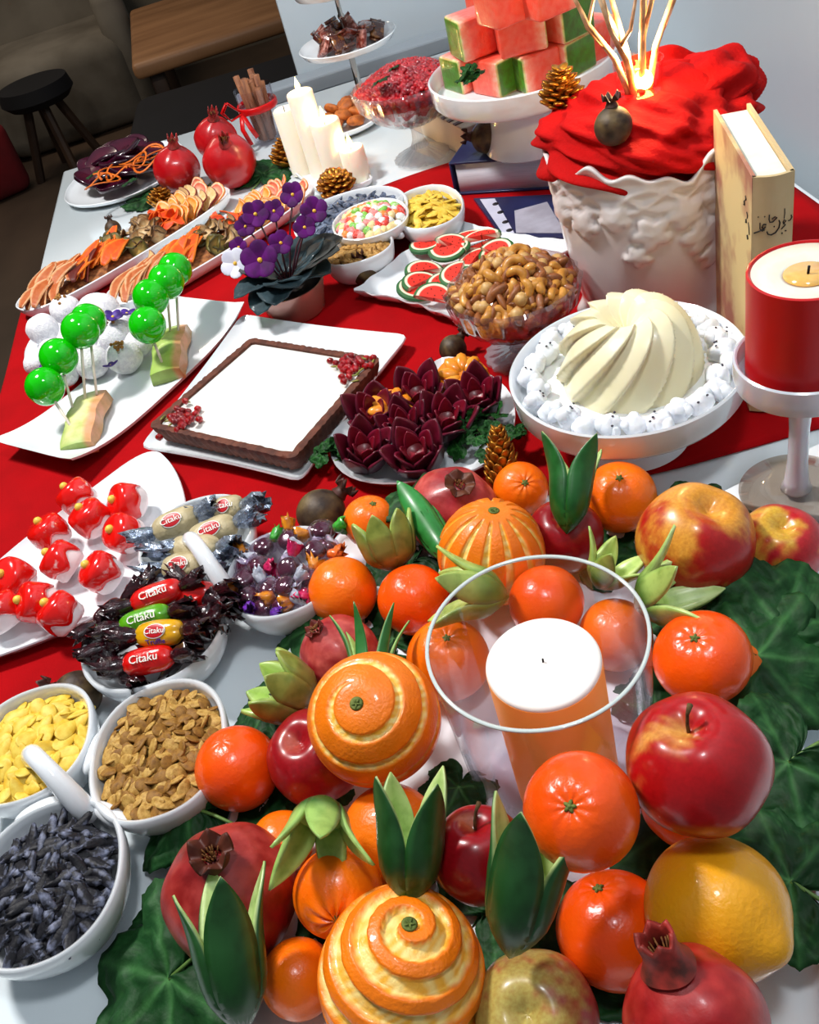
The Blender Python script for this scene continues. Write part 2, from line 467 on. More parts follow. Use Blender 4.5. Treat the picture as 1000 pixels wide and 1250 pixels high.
def mandarin(name, cen, r, ax, label, squash=.9, seed=0, mat=None, calyx=True, lob=.012, cat='mandarin'):
    t = thing(name, label, cat, cen, zrot(ax, seed))
    if not calyx: lob = min(lob, .004) if lob < .02 else lob
    dm = .10 if calyx else .03
    fr = lambda T, P_: (1 - dm * np.exp(-(T / .22) ** 2) - .05 * np.exp(-((PI - T) / .2) ** 2)) * (1 + lob * np.cos(10 * P_) * np.exp(-(T / .5) ** 2)) + wob(T, P_, seed, .012)
    obj('skin', sphere(r, 48, 32, fr).x(sc=(1, 1, squash)), mat or m_mand, t)
    if calyx:
        z = r * squash * .90
        pts = []
        for k in range(5):
            a = k * 2 * PI / 5
            pts.append(tube([(0, 0, z + .0005), (.0022 * math.cos(a), .0022 * math.sin(a), z + .0007), (.0036 * math.cos(a), .0036 * math.sin(a), z + .0002)], [.0014, .001, .0003], 6))
        pts.append(sphere(.0014, 8, 6).x((0, 0, z + .0008)))
        obj('calyx', join(pts), m_green, t)
    return t

def apple(cen, r, ax, label, seed, red='#b80d16', yel='#e8b04a', amt=.5, stem=True, blush=(1, 0)):
    t = thing('apple', label, 'apple', cen, zrot(ax, 0))
    def fr(T, P_):
        return (1 - .30 * np.exp(-(T / .30) ** 2) - .16 * np.exp(-((PI - T) / .28) ** 2)) * (1.02 - .06 * (1 - np.cos(T)) / 2 * 1.4) * (1 + .018 * np.cos(5 * P_ + seed) * (.3 + T / PI)) + wob(T, P_, seed, .012)
    def fc(T, P_):
        s = wob(T * .4, P_ * 1.0, seed + 5, .5, 9) + .5 * wob(T * .25, P_, seed + 6, .5, 22) + .7 * wob(T * .3, P_, seed + 7, .35, 50)
        side = np.cos(P_ - math.atan2(blush[1], blush[0])) * .55 + (amt - .5) * 2
        cup = -1.2 * np.exp(-(T / .42) ** 2)
        k = sst(-.35, .55, s * .9 + side + cup)
        c = mixc(np.tile(L3(yel), (len(T), 1)), L3(red), k)
        return c * (1 + .12 * wob(T, P_, seed + 9, .5, 30))[:, None]
    obj('skin', sphere(r, 96, 56, fr, fc), m_apple, t)
    z0 = r * .70
    if stem: obj('stem', tube([(0, 0, z0 - .002), (.0006, .0004, z0 + .006), (.002, .001, z0 + .012), (.0045, .0015, z0 + .017)], [.0010, .0009, .0009, .0015], 8), m_stem, t)
    return t

def crown_g(r, h, n=6, flare=.5, seed=0, teeth=1.15):
    """pomegranate calyx: short tube splitting into pointed sepals"""
    rs = np.random.default_rng(seed); N = n * 8; a = np.linspace(0, 2 * PI, N, endpoint=False)
    tooth = np.abs(((a * n / (2 * PI)) % 1) * 2 - 1)            # 1 between sepals
    outs = []
    for side in (0, 1):
        rr = []
        for i in range(7):
            s = i / 6
            z = np.where(s < .45, h * s, h * (.45 + (s - .45) * (1.25 - teeth * tooth)))
            rad_ = r * (1.05 - .35 * np.sin(min(s, .6) * PI / .6 * .5) + flare * max(0, s - .4) ** 1.2 * 1.6) + 0 * a - side * r * .16
            rad_ = rad_ * (1 + .05 * np.sin(a * 3 + seed))
            rr.append(np.stack([rad_ * np.cos(a), rad_ * np.sin(a), z - side * 1e-4], 1))
        outs.append(rr)
    return loft(outs[0] + outs[1][::-1], False, True)
def pomegranate(name, cen, r, ax, label, seed=0, c1='#ae1620', c2='#d0584a', ch=.016, cr=.0085, flare=.5, mat=None, crown='#7a2418', spin=0, stamens=True, cat='pomegranate', res=(72, 48), teeth=1.15):
    t = thing(name, label, cat, cen, zrot(ax, spin))
    def fr(T, P_):
        return 1 + .10 * np.exp(-(T / .28) ** 2) + .028 * np.cos(6 * P_) * np.sin(T) ** 2 * (.6 + .4 * np.cos(T)) + wob(T, P_, seed, .018) - .05 * np.exp(-((PI - T) / .3) ** 2)
    def fc(T, P_):
        k = sst(-.5, .6, wob(T, P_, seed + 3, .6, 3) + .6 * wob(T, P_, seed + 4, .5, 11) + .2 * np.cos(T))
        c = mixc(np.tile(L3(c1), (len(T), 1)), L3(c2), k)
        rd = np.exp(-(T / .6) ** 2); return mixc(c, L3(c1) * .95, rd * .7)
    obj('skin', sphere(r, *res, fr, fc), mat or m_pome, t)
    z = r * 1.06
    c_ = obj('crown', crown_g(cr, ch, 6, flare, seed, teeth).x((0, 0, z - .001)), M('crown_' + crown[1:], crown, '#4a1a10', rough=.55, ns=90), t)
    if stamens:
        rs = np.random.default_rng(seed)
        obj('stamens', join([tube([(x * .5, y * .5, z + .001), (x, y, z + ch * .62)], [.0005, .0004], 5) for x, y in rs.uniform(-cr * .55, cr * .55, (22, 2))]),
            M('stamen_brown', '#5a3316', '#8a5a26', rough=.8, ns=400), t)
    return t

# carved oranges -------------------------------------------------
def carved_orange(cen, r, ax, label, kind, spin=0, seed=0, squash=1.0, turns=4, gw=.36, s0=.12, dep=.055):
    t = thing('carved_orange', label, 'orange', cen, zrot(ax, spin))
    def groove(T, P_):
        if kind == 'stripe':
            q = (P_ * 13 / (2 * PI)) % 1; q = np.abs(q - .5) * 2
            g_ = 1 - sst(gw - .10, gw + .10, q)
            return g_ * sst(.30, .42, T) * (1 - sst(2.35, 2.5, T))
        q = (T / PI * turns * 2 - P_ / (2 * PI)) % 1
        # T where this groove runs
        q = np.abs(q - .5) * 2
        g_ = 1 - sst(gw - .09, gw + .09, q)
        return g_ * sst(s0, s0 + .1, T) * (1 - sst(2.4, 2.5, T))
    def fr(T, P_):
        return (1 - dep * groove(T, P_)) * (1 - .05 * np.exp(-(T / .2) ** 2)) + wob(T, P_, seed, .008)
    def fc(T, P_):
        g_ = groove(T, P_)
        o_ = np.tile(L3('#f27a08'), (len(T), 1)) * (1 + .1 * wob(T, P_, seed, .6, 9))[:, None]
        pith = mixc(np.tile(L3('#f3b437'), (len(T), 1)), L3('#fbdf8c'), sst(-.5, .6, wob(T, P_, seed + 2, .6, 26)))
        return mixc(o_, pith, sst(.15, .7, g_))
    nu, nv = (260, 130) if kind == 'spiral' else (312, 90)
    obj('peel', sphere(r, nu, nv, fr, fc).x(sc=(1, 1, squash)), m_peel, t)
    z = r * squash * .945
    obj('navel', join([lathe([(.0001, z - .001), (.0035, z), (.0042, z + .0008), (.003, z + .0014), (.0012, z + .0005), (.0001, z + .0004)], 14),
                       *[tube([(0, 0, z + .001), (.003 * math.cos(a), .003 * math.sin(a), z + .0014)], [.0008, .0004], 5) for a in np.linspace(0, 2 * PI, 6)[:-1]]]), m_green, t)
    return t

# carved vegetables: a cup whose rim is cut into pointed petals -----------------
def tulip_parts(L, R, n=4, cut=.42, opening=.5, c_out='#123d12', c_in='#a9c873', c_edge='#d5e3a0', seed=0, width=1.0, curl=.6, taper=.75, sharp=1.0, thick=.22, pet_out=None):
    rs = np.random.default_rng(int(seed * 10))
    body = []
    nb = 9
    prof = []
    for i in range(nb):
        s = i / (nb - 1) * cut; rr = R * (math.sin(min(1, s / .32) * PI / 2) ** .8) * (taper + (1 - taper) * s / cut) + .0004
        prof.append((rr, L * s))
    Rt = prof[-1][0]; zt = prof[-1][1]
    prof += [(Rt * .86, zt - .001), (Rt * .5, zt - R * .25), (.0005, zt - R * .35)]
    b = lathe(prof, 32)
    Cb = np.tile(L3(c_out), (len(b.V), 1)) * (1.25 + .6 * nz(b.V, 220, seed))[:, None]; Cb[nb * 32:] = L3(c_in)
    body = G(b.V, b.F, np.clip(Cb, 0, 1))
    petals = []
    for k in range(n):
        a0 = k * 2 * PI / n + seed; LP = L * (1 - cut) * rs.uniform(.85, 1.08); op = opening * rs.uniform(.7, 1.3)
        nlo, nhi, nuu = 5, 10, 7
        nvv = nlo + nhi
        out = []; inn = []
        for i in range(nvv):
            if i < nlo:         # lower part hugs the body
                q = .12 + .88 * i / nlo; zz = zt * q; sb = q * cut
                base_r = (R * (math.sin(min(1, sb / .32) * PI / 2) ** .8) * (taper + (1 - taper) * q) + .0004) * 1.012
                wd = PI / n * 1.0; rad0 = base_r; s = 0.0; z = zz
            else:
                s = (i - nlo) / (nhi - 1)
                wd = (PI / n) * width * (1 - s ** (2.2 * sharp)) * (1 - .15 * s) + .012
                base_r = Rt * 1.012; rad0 = base_r + LP * math.sin(op) * s ** (1 + curl) * .9; z = zt + LP * s * (1 - .25 * op * s)
            tk = (R * thick * (1 - .75 * s) + .0005) * (.25 if i < nlo - 1 else 1)
            for j in range(nuu):
                u = (j / (nuu - 1) * 2 - 1)
                a = a0 + u * wd
                out.append((rad0 * math.cos(a0) + (base_r * (math.cos(a) - math.cos(a0))), rad0 * math.sin(a0) + (base_r * (math.sin(a) - math.sin(a0))), z))
                rin = tk * (1 - .25 * abs(u))
                inn.append((out[-1][0] - rin * math.cos(a), out[-1][1] - rin * math.sin(a), z + tk * .3 * s))
        V = np.array(out + inn); m_ = len(out); F = []
        idx = lambda i, j: i * nuu + j
        for i in range(nvv - 1):
            for j in range(nuu - 1):
                F.append((idx(i, j), idx(i, j + 1), idx(i + 1, j + 1), idx(i + 1, j)))
                F.append((m_ + idx(i, j), m_ + idx(i + 1, j), m_ + idx(i + 1, j + 1), m_ + idx(i, j + 1)))
            F.append((idx(i, 0), idx(i + 1, 0), m_ + idx(i + 1, 0), m_ + idx(i, 0)))
            F.append((idx(i, nuu - 1), m_ + idx(i, nuu - 1), m_ + idx(i + 1, nuu - 1), idx(i + 1, nuu - 1)))
        for j in range(nuu - 1):
            F.append((idx(nvv - 1, j), idx(nvv - 1, j + 1), m_ + idx(nvv - 1, j + 1), m_ + idx(nvv - 1, j)))
            F.append((idx(0, j), m_ + idx(0, j), m_ + idx(0, j + 1), idx(0, j + 1)))
        C = np.vstack([np.tile(L3(c_out) * 1.25, (m_, 1)), np.tile(L3(c_in), (m_, 1))])
        u = np.tile(np.abs(np.linspace(-1, 1, nuu)), nvv)
        C[m_:] = mixc(C[m_:], L3(c_edge), u * .7)
        hh_ = np.repeat(sst(nlo - 1.5, nlo + 1.5, np.arange(nvv)), nuu)
        C[:m_] = mixc(C[:m_], L3(pet_out) if pet_out else L3(c_out) * 1.7 + .008, hh_)
        petals.append(G(V, F, C))
    return body, petals
m_veg = M('vegetable_skin', vcol=True, c2='#b8c8a8', ns=110, contrast=(.45, .8), rough=.38, coat=.15, crough=.2)
def tulip(name, base, tip, R, label, n=4, spin=0, cat='cucumber', core=None, **kw):
    base = np.array(base); tip = np.array(tip); L = np.linalg.norm(tip - base)
    t = thing(name, label, cat, base, zrot(tip - base, spin))
    b, ps = tulip_parts(L, R, n, **kw)
    obj('body', b, m_veg, t)
    for p in ps: obj('petal', p, m_veg, t)
    if core: core(t, L, R, kw)
    return t
def kiwi_core(t, L, R, kw):
    zc = L * kw.get('cut', .42)
    g = sphere(1, 18, 10).x((0, 0, zc - R * .15), sc=(R * .62, R * .62, R * .42)).col('#a7c268')
    obj('core', g, vc, t)
    rs = np.random.default_rng(3); sd = []
    for k in range(26):
        a = k * 2.4; q = R * (.28 + .25 * rs.random())
        zz = zc - R * .15 + R * .42 * math.sqrt(max(0, 1 - (q / (R * .62)) ** 2))
        sd.append(sphere(.0007, 5, 4).x((q * math.cos(a), q * math.sin(a), zz), sc=(1, 1, .7)))
    s_ = obj('seeds', join(sd), M('seed_black', '#0c0a06', rough=.3), t); s_['kind'] = 'stuff'
# ---------------------------------------------------------------- the fruit, each at its place in the heap (metres)
FR = {
 'P1': ((.0332, .5738, .0420), .0372, (560, 596)), 'backleft': ((-.0341, .6036, .0335), .0231, (456, 612)),
 'left': ((-.0686, .5295, .0372), .0271, (420, 700)), 'tom': ((-.0168, .4967, .0384), .0274, (500, 705)),
 'striped': ((.0492, .5020, .0560), .0402, (603, 622)), 'pine': ((.0938, .5859, .0335), .0227, (642, 588)),
 'cuc': ((.1607, .5342, .040), .0284, (756, 580)), 'appbig': ((.1803, .4387, .0693), .0404, (872, 612)),
 'appr': ((.2392, .4350, .0420), .0310, (958, 636)), 'appdark': ((.1081, .5121, .0388), .0297, (690, 625)),
 'behind': ((.0726, .4427, .0518), .0266, (668, 700)), 'right': ((.1443, .3461, .0694), .0300, (845, 772)),
 'orright': ((.1705, .3547, .0321), .0218, (905, 800)), 'appfront': ((.098, .246, .125), .0356, (836, 878)),
 'lemon': ((.086, .201, .070), .0352, (960, 1150)), 'mglass': ((.0356, .236, .1351), .0278, (694, 984)),
 'mlow': ((.0373, .2196, .0395), .0308, (728, 1078)), 'pombr': ((.0535, .1515, .085), .0315, (818, 1182)),
 'appgreen': ((-.015, .1897, .0417), .0318, (640, 1238)), 'appc': ((-.0198, .264, .0731), .0268, (578, 1000)),
 'spiral': ((-.0754, .2205, .0617), .0433, (500, 1128)), 'spiral2': ((-.0586, .3637, .0862), .0411, (433, 857)),
 'bottom': ((-.1373, .2492, .0313), .0215, (345, 1160)), 'orc': ((-.069, .3123, .0394), .0303, (500, 985)),
 'pers': ((-.103, .2779, .0555), .0256, (410, 1128)), 'pomL': ((-.1676, .3007, .0496), .0394, (262, 1052)),
 'pommid': ((-.1077, .3821, .042), .0319, (360, 900)), 'mL': ((-.1621, .396, .0379), .0282, (270, 905)),
 'pombk': ((-.0795, .4645, .0392), .0293, (388, 772)), 'mgl': ((-.0052, .4299, .0399), .0293, (545, 775)),
 'orgr': ((.1099, .41, .0353), .0249, (745, 750))}
def fx(k): c, r, s = FR[k]; return c, r, toward(c, r, *s)
def mand(k, label, **kw): c, r, a = fx(k); return mandarin('mandarin', c, r, a, label, seed=len(k) + int(r * 1e4) % 7, **kw)
def appl(k, label, seed, **kw): c, r, a = fx(k); return apple(c, r, a, label, seed, **kw)
def pome(k, label, seed, **kw): c, r, a = fx(k); return pomegranate('pomegranate', c, r, a, label, seed, **kw)
pome('P1', 'pink-red pomegranate behind the vertically striped orange', 1, c1='#a8202c', c2='#d86058', ch=.008, cr=.007, flare=1.2, crown='#6b3a20')
mand('backleft', 'mandarin beside the dried brown pomegranate and behind the carved kiwi', squash=.95)
mand('left', 'smooth orange mandarin touching the dish of purple sweets', calyx=False, squash=1.0)
mand('tom', 'glossy red-orange mandarin left of the vertically striped orange', mat=m_mandr, squash=.98, calyx=False)
c, r, a = fx('striped'); carved_orange(c, r, a, 'orange carved with vertical stripes of pale pith', 'stripe', .2, 3, 1.02, gw=.30)
mand('pine', 'small mandarin beside the gold pine cone', lob=.03)
mand('cuc', 'mandarin right of the upright carved cucumber', squash=.95)
appl('appbig', 'large yellow and red apple beside the fanned cucumber', 11, amt=.52, yel='#e6a23c', red='#bb1a1a', stem=False, blush=(-.2, -1))
appl('appr', 'red and yellow apple at the far right corner of the tray', 12, amt=.72, yel='#d9b040', red='#c41f28', stem=False)
appl('appdark', 'dark red apple under the upright carved cucumber', 13, amt=1.3, red='#8f0a18', stem=False)
mand('behind', 'red-orange mandarin just behind the candle glass', mat=m_mandr, squash=.95, calyx=False)
mand('right', 'flattened glossy mandarin right of the candle glass', mat=m_mandr, squash=.84)
mand('orright', 'orange mostly hidden between the flattened mandarin and a vine leaf', calyx=False, squash=1, mat=M('dull_orange_skin', '#d9640a', '#c9560a', rough=.35, ns=20, bump=.3, bs=400))
appl('appfront', 'big glossy red apple with a brown stem right of the candle', 14, amt=1.0, red='#b00c14', yel='#dfa04c')
c, r, a = fx('lemon')
t = thing('yellow_citrus', 'large yellow citrus fruit under the big red apple', 'citrus', c, zrot(toward(c, r, 950, 1160), .4))
obj('skin', sphere(r, 56, 40, lambda T, P_: 1 + .16 * np.exp(-(T / .3) ** 2) + .05 * np.exp(-((PI - T) / .3) ** 2) + wob(T, P_, 4, .01)), m_lemon, t)
mand('mglass', 'mandarin with a green stem scar in front of the candle glass', mat=m_mandr, squash=.97)
mand('mlow', 'red-orange mandarin below the one leaning on the candle glass', mat=m_mandr, squash=.97)
pome('pombr', 'red pomegranate with a tall open crown at the bottom of the photo', 5, c1='#a31018', c2='#c03830', ch=.017, cr=.0120, flare=.05, teeth=.45, crown='#a83028')
appl('appgreen', 'green and pink apple between the spiral orange and a pomegranate', 15, amt=.48, yel='#b8a85a', red='#a83a3a', stem=False)
appl('appc', 'dark red apple with a short stem between two carved cucumbers', 16, amt=1.3, red='#960a18', yel='#c26a4a')
c, r, a = fx('spiral'); carved_orange(c, r, a, 'orange carved in a spiral with wide yellow grooves, lowest of all', 'spiral', 2.2, 5, 1.04, turns=4.2, gw=.50, s0=.05, dep=.085)
c, r, a = fx('spiral2'); carved_orange(c, r, a, 'orange carved in thin spiral rings left of the candle glass', 'spiral', .6, 6, .95, turns=3.4, gw=.24, s0=.32)
mand('bottom', 'mandarin tucked left of the lowest spiral carved orange', squash=1.0, calyx=False)
mand('orc', 'orange behind the pointed carved cucumber left of the dark apple', squash=1.0, calyx=False, mat=M('orange_skin', '#ee6a06', '#f57c0c', rough=.36, ns=20, bump=.5, bs=420, coat=.2), cat='orange')
mand('pers', 'ridged orange mandarin under the downturned carved cucumber', lob=.09, squash=.95)
pome('pomL', 'large dusky pomegranate with a withered crown at the lower left', 7, c1='#8c1218', c2='#b8443c', ch=.013, cr=.0085, flare=.9, crown='#5a2a1a')
appl('pommid', 'dark red apple under the left side of the spiral carved orange', 17, amt=1.3, red='#9c141e', yel='#b8584a', stem=False)
mand('mL', 'glossy mandarin beside the bowl of brown pumpkin seeds', mat=m_mandr, squash=1.03, calyx=False)
pome('pombk', 'pink pomegranate behind the thin-ringed spiral orange', 9, c1='#b03038', c2='#d8685c', ch=.006, cr=.006, flare=.6)
mand('mgl', 'orange mandarin half behind the left side of the candle glass', squash=.95)
mand('orgr', 'orange mandarin seen through the right side of the candle glass', squash=1.0, calyx=False)
for x, y, r_, sd, hd, lab in ((430, 820, .045, 31, 40, 'added vine leaf darkening the gap under the thin-ringed spiral orange'), (330, 1010, .05, 32, 150, 'added vine leaf darkening the gap under the large dusky pomegranate and red apple'),
        (450, 1090, .05, 33, 250, 'added vine leaf darkening the gap under the lowest carved orange and its neighbours'), (600, 1110, .045, 34, 10, 'added vine leaf darkening the gap under the dark apple with a short stem'),
        (700, 1190, .05, 35, 80, 'added vine leaf darkening the gap under the green and pink apple'), (830, 1000, .05, 36, 200, 'added vine leaf darkening the gap under the yellow citrus'), (800, 870, .04, 37, 20, 'added vine leaf darkening the gap beneath the flattened mandarin'),
        (480, 780, .045, 38, 100, 'added vine leaf darkening the gap beneath the glossy red-orange mandarin at the back'), (610, 690, .042, 39, 60, 'added vine leaf darkening the gap beneath the vertically striped orange'), (720, 680, .045, 40, 30, 'added vine leaf darkening the gap beneath the upright carved cucumber'),
        (850, 740, .045, 41, 300, 'added vine leaf darkening the gap beneath the large yellow and red apple'), (500, 690, .04, 42, 200, 'added vine leaf darkening the gap between the carved kiwi and the pink-red pomegranate'), (560, 960, .030, 43, 230, 'added vine leaf darkening the gap beside the foot of the candle glass'), (395, 930, .04, 44, 230, 'added vine leaf darkening the gap under the dark red apple at the left')):
    put_leaf(x, y, .0115, r_, sd, hd, (0, 0, 1), lab, cup=.02, stem=False)  # leaves added on the tray floor to darken gaps between the fruit
# fruit carrying the upper layer
mandarin('mandarin', (.104, .275, .040), .028, (.3, .2, 1), 'mandarin underneath the big glossy red apple', seed=3, calyx=False)
mandarin('mandarin', (-.137, .333, .036), .020, (.3, .2, 1), 'small mandarin under the downturned carved cucumber', seed=4, calyx=False)

CU = dict(c_out='#0f3c12', c_in='#a4c470', c_edge='#d0e09a')
tulip('carved_cucumber', at(692, 652, .068), at(702, 535, .105), .0155, 'glossy dark green carved cucumber standing upright beside a mandarin', 4, .3, cut=.5, opening=.32, **{**CU, 'c_out': '#0f4a16'})
tulip('carved_cucumber', at(500, 1106, .080), at(503, 940, .132), .0172, 'pointed carved cucumber between the spiral orange and the dark apple', 4, .5, cut=.46, opening=.12, **CU)
tulip('carved_cucumber', at(622, 1170, .088), at(662, 968, .150), .0182, 'tallest carved cucumber, in front of the candle glass mandarin', 4, .9, cut=.50, opening=.20, **CU)
tulip('carved_cucumber', at(298, 1262, .060), at(262, 1062, .110), .0185, 'carved cucumber leaning on the large dusky pomegranate', 4, 1.9, cut=.50, opening=.20, **CU)
tulip('carved_cucumber', at(396, 972, .092), at(380, 1068, .098), .0165, 'short carved cucumber with its four petals pointing down', 5, .9, cut=.36, opening=.50, curl=.25, thick=.3, pet_out='#9cc064', c_out='#1d4a18', c_in='#94bb5a', c_edge='#b8d27a')
tulip('carved_cucumber', at(622, 728, .072), at(522, 716, .088), .0185, 'pale green carved cucumber lying below the striped orange', 5, .4, cut=.42, opening=.42, curl=.2, pet_out='#a8c264', thick=.35, c_out='#4f7a30', c_in='#b7c95c', c_edge='#ccd878')
tulip('carved_cucumber', at(555, 690, .062), at(500, 605, .062), .0125, 'green carved cucumber lying against the pink-red pomegranate', 3, .4, cut=.6, opening=.2, c_out='#1f6a2a', c_in='#9cc068', c_edge='#c8dc90')
tulip('carved_cucumber', at(775, 742, .066), at(866, 703, .092), .0200, 'fanned carved cucumber in front of the large yellow and red apple', 6, .1, cut=.34, opening=.46, curl=.15, pet_out='#a6c465', thick=.3, c_out='#2a5a1c', c_in='#b3d06e', c_edge='#dbe8a8')
tulip('carved_cucumber', at(728, 718, .060), at(765, 664, .088), .0145, 'small carved cucumber behind the candle glass and left of the large apple', 5, .1, cut=.36, opening=.48, curl=.2, pet_out='#98b858', thick=.3, c_out='#3a6a24', c_in='#a9c85e', c_edge='#cfe08c')
tulip('carved_cucumber', at(450, 845, .070), at(455, 748, .085), .0135, 'thin curved cucumber slices behind the thin-ringed spiral orange', 6, .1, cut=.3, opening=.4, c_out='#1c5a22', c_in='#8fb45c', c_edge='#b4cf7c', width=.6)
KW = dict(c_out='#7a6c30', c_in='#9cc050', c_edge='#bcd47c', cut=.60, opening=.10, curl=.3, thick=.34, core=kiwi_core, cat='kiwi', n=7, pet_out='#8a9440')
tulip('carved_kiwi', at(384, 862, .040), at(316, 827, .070), .0240, 'kiwi cut into a tulip left of the thin-ringed spiral orange', **KW)
tulip('carved_kiwi', at(484, 698, .046), at(464, 630, .078), .0225, 'kiwi cut into a tulip between two mandarins at the back of the tray', **KW)

mandarin('mandarin', (.066, .128, .036), .021, (0, 0, 1), 'small mandarin under the pomegranate with the tall open crown', seed=5, calyx=False)
# ---------------------------------------------------------------- candle in its glass
HX, HY = .044, .325
hz = .0085
t = thing('hurricane_glass', 'tall clear open glass cylinder around the white pillar candle', 'candle holder', (HX, HY, hz))
hr, hh = .0595, .152
obj('cylinder', loft([ring(hr * .93, hr * .93, 0, 96), ring(hr * .93, hr * .93, .004, 96), ring(hr, hr, hh, 96), ring(hr - .0012, hr - .0012, hh, 96), ring(hr * .93 - .0012, hr * .93 - .0012, .0045, 96)]),
    clear, t, sharp=30)
obj('rim', loft([ring(hr + .0004, hr + .0004, hh - .0004, 96), ring(hr + .0004, hr + .0004, hh + .0008, 96), ring(hr - .0016, hr - .0016, hh + .0008, 96), ring(hr - .0016, hr - .0016, hh - .0004, 96)], closed=True),
    M('glass_rim', '#c9d2cf', rough=.08, coat=.5, spec=.8), t)
t = thing('pillar_candle', 'unlit pillar candle with a painted orange glow on its sides and a white top inside the glass cylinder', 'candle', (HX + .001, HY, hz + .005))
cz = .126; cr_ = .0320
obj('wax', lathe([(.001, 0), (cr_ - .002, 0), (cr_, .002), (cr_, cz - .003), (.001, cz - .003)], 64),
    M('painted_glow_wax', '#ffae62', '#ffa452', rough=.45, ns=12, sss=.7, sr=(1, .5, .2), emis=.22, ec='#ff8a34'), t, sharp=60, label='candle side with a painted peach-orange glow')  # glow painted by orange colour and weak emission; the wick is unlit
obj('top', lathe([(.001, cz - .0029), (cr_ - .0002, cz - .0029), (cr_ - .0002, cz - .002), (cr_ - .0012, cz - .0005), (cr_ - .003, cz), (.0001, cz - .001)], 64),
    M('candle_top', '#fff6ee', rough=.45, sss=.3, sr=(1, .7, .6)), t, sharp=60, label='white candle top')
obj('wick', tube([(0, 0, cz - .003), (.0003, 0, cz + .0015)], .0006, 6), M('wick', '#141210', rough=.9), t)
# ---------------------------------------------------------------- bowls in threes, and heaps of small things
def chaikin(P, k=2):
    P = np.asarray(P, float)
    for _ in range(k):
        Q = np.roll(P, -1, 0); P = np.stack([P * .75 + Q * .25, P * .25 + Q * .75], 1).reshape(-1, P.shape[1])
    return P
def ccw(o):
    o = np.asarray(o, float); q = np.roll(o, -1, 0)
    return o if np.sum(o[:, 0] * q[:, 1] - q[:, 0] * o[:, 1]) > 0 else o[::-1]
def odish(o, h, inner=.82, th=.003, zf=None, k=3):
    """plate from an outline: raised rim, flat middle"""
    o = chaikin(ccw(o), k); c = o.mean(0); n = len(o)
    def R(s, z):
        q = c + (o - c) * s
        zz = np.full((n, 1), z) if zf is None else np.full((n, 1), z) + zf(q)[:, None] * s
        return np.hstack([q, zz])
    i2 = inner + (1 - inner) * .6
    return loft([R(inner, 0), R(i2, h * .25), R(1, h), R(.995, h + th * .5), R(.975, h), R(i2 - .02, h * .25 + th), R(inner - .03, th), R(inner * .5, th)])
def trio(name, label, bowls, h, handle=None, group=None):
    cx = np.mean([b[0] for b in bowls]); cy = np.mean([b[1] for b in bowls])
    t = thing(name, label, 'dish', (cx, cy, .0045), group=group)
    for bx, by, a, b, e in bowls:
        obj('bowl', dish(a, b, h, min(a, b) * .42, .0035, e, 0, 72, steps=8), porc, t, loc=(bx - cx, by - cy, 0), sharp=60)
    br = []
    for i in range(len(bowls)):
        for j in range(i):
            p, q = np.array(bowls[i][:2]), np.array(bowls[j][:2]); d = q - p; L = np.linalg.norm(d)
            if L < .15:
                m_ = p + d * (bowls[i][2] / (bowls[i][2] + bowls[j][2])); an = math.atan2(d[1], d[0])
                br.append(sphere(1, 20, 12).x(sc=(.0065, .019, .007)).x((m_[0] - cx, m_[1] - cy, h - .0085), rot=Matrix.Rotation(an, 3, 'Z')))
    obj('bridge', join(br), porc, t)
    if handle:
        p, q, hz_ = handle
        p = np.array(p) - (cx, cy); q = np.array(q) - (cx, cy); pts = []
        for i in range(15):
            s = i / 14; w = p + (q - p) * s
            pts.append((w[0], w[1], h * .7 + (hz_) * math.sin(s * PI) ** .75))
        obj('handle', tube(pts, [.0088 - .002 * math.sin(i / 14 * PI) for i in range(15)], 14), porc, t)
    return t
D_F = [(-.216, .429, .0500, .0585, 2.3), (-.316, .470, .0500, .0520, 2.3), (-.291, .353, .0530, .0575, 2.2)]
D_M = [(-.183, .643, .0525, .052, 2.2), (-.221, .543, .0590, .0570, 2.2), (-.112, .566, .0480, .0510, 2.2)]
D_B = [(.139, 1.155, .046, .066, 2.2), (.043, 1.205, .078, .074, 2.3), (.036, 1.100, .046, .040, 2.2)]
trio('three_bowl_dish', 'white three-bowl serving dish holding pumpkin seeds and black raisins by the vine leaves', D_F, .040, ((-.312, .458), (-.268, .398), .036))
trio('three_bowl_dish', 'white three-bowl serving dish holding wrapped sweets on the red cloth edge', D_M, .040, ((-.190, .640), (-.160, .566), .034))
trio('three_bowl_dish', 'white three-bowl serving dish behind the violet plant with raisins, seeds and walnuts', D_B, .036)
tag(obj('small_bowl', dish(.050, .056, .022, .02, .003, 2.2, 0, 64, steps=7), porc, loc=(.064, 1.155, .026), sharp=60), 'small oval white bowl of coloured sugared candies', 'bowl')

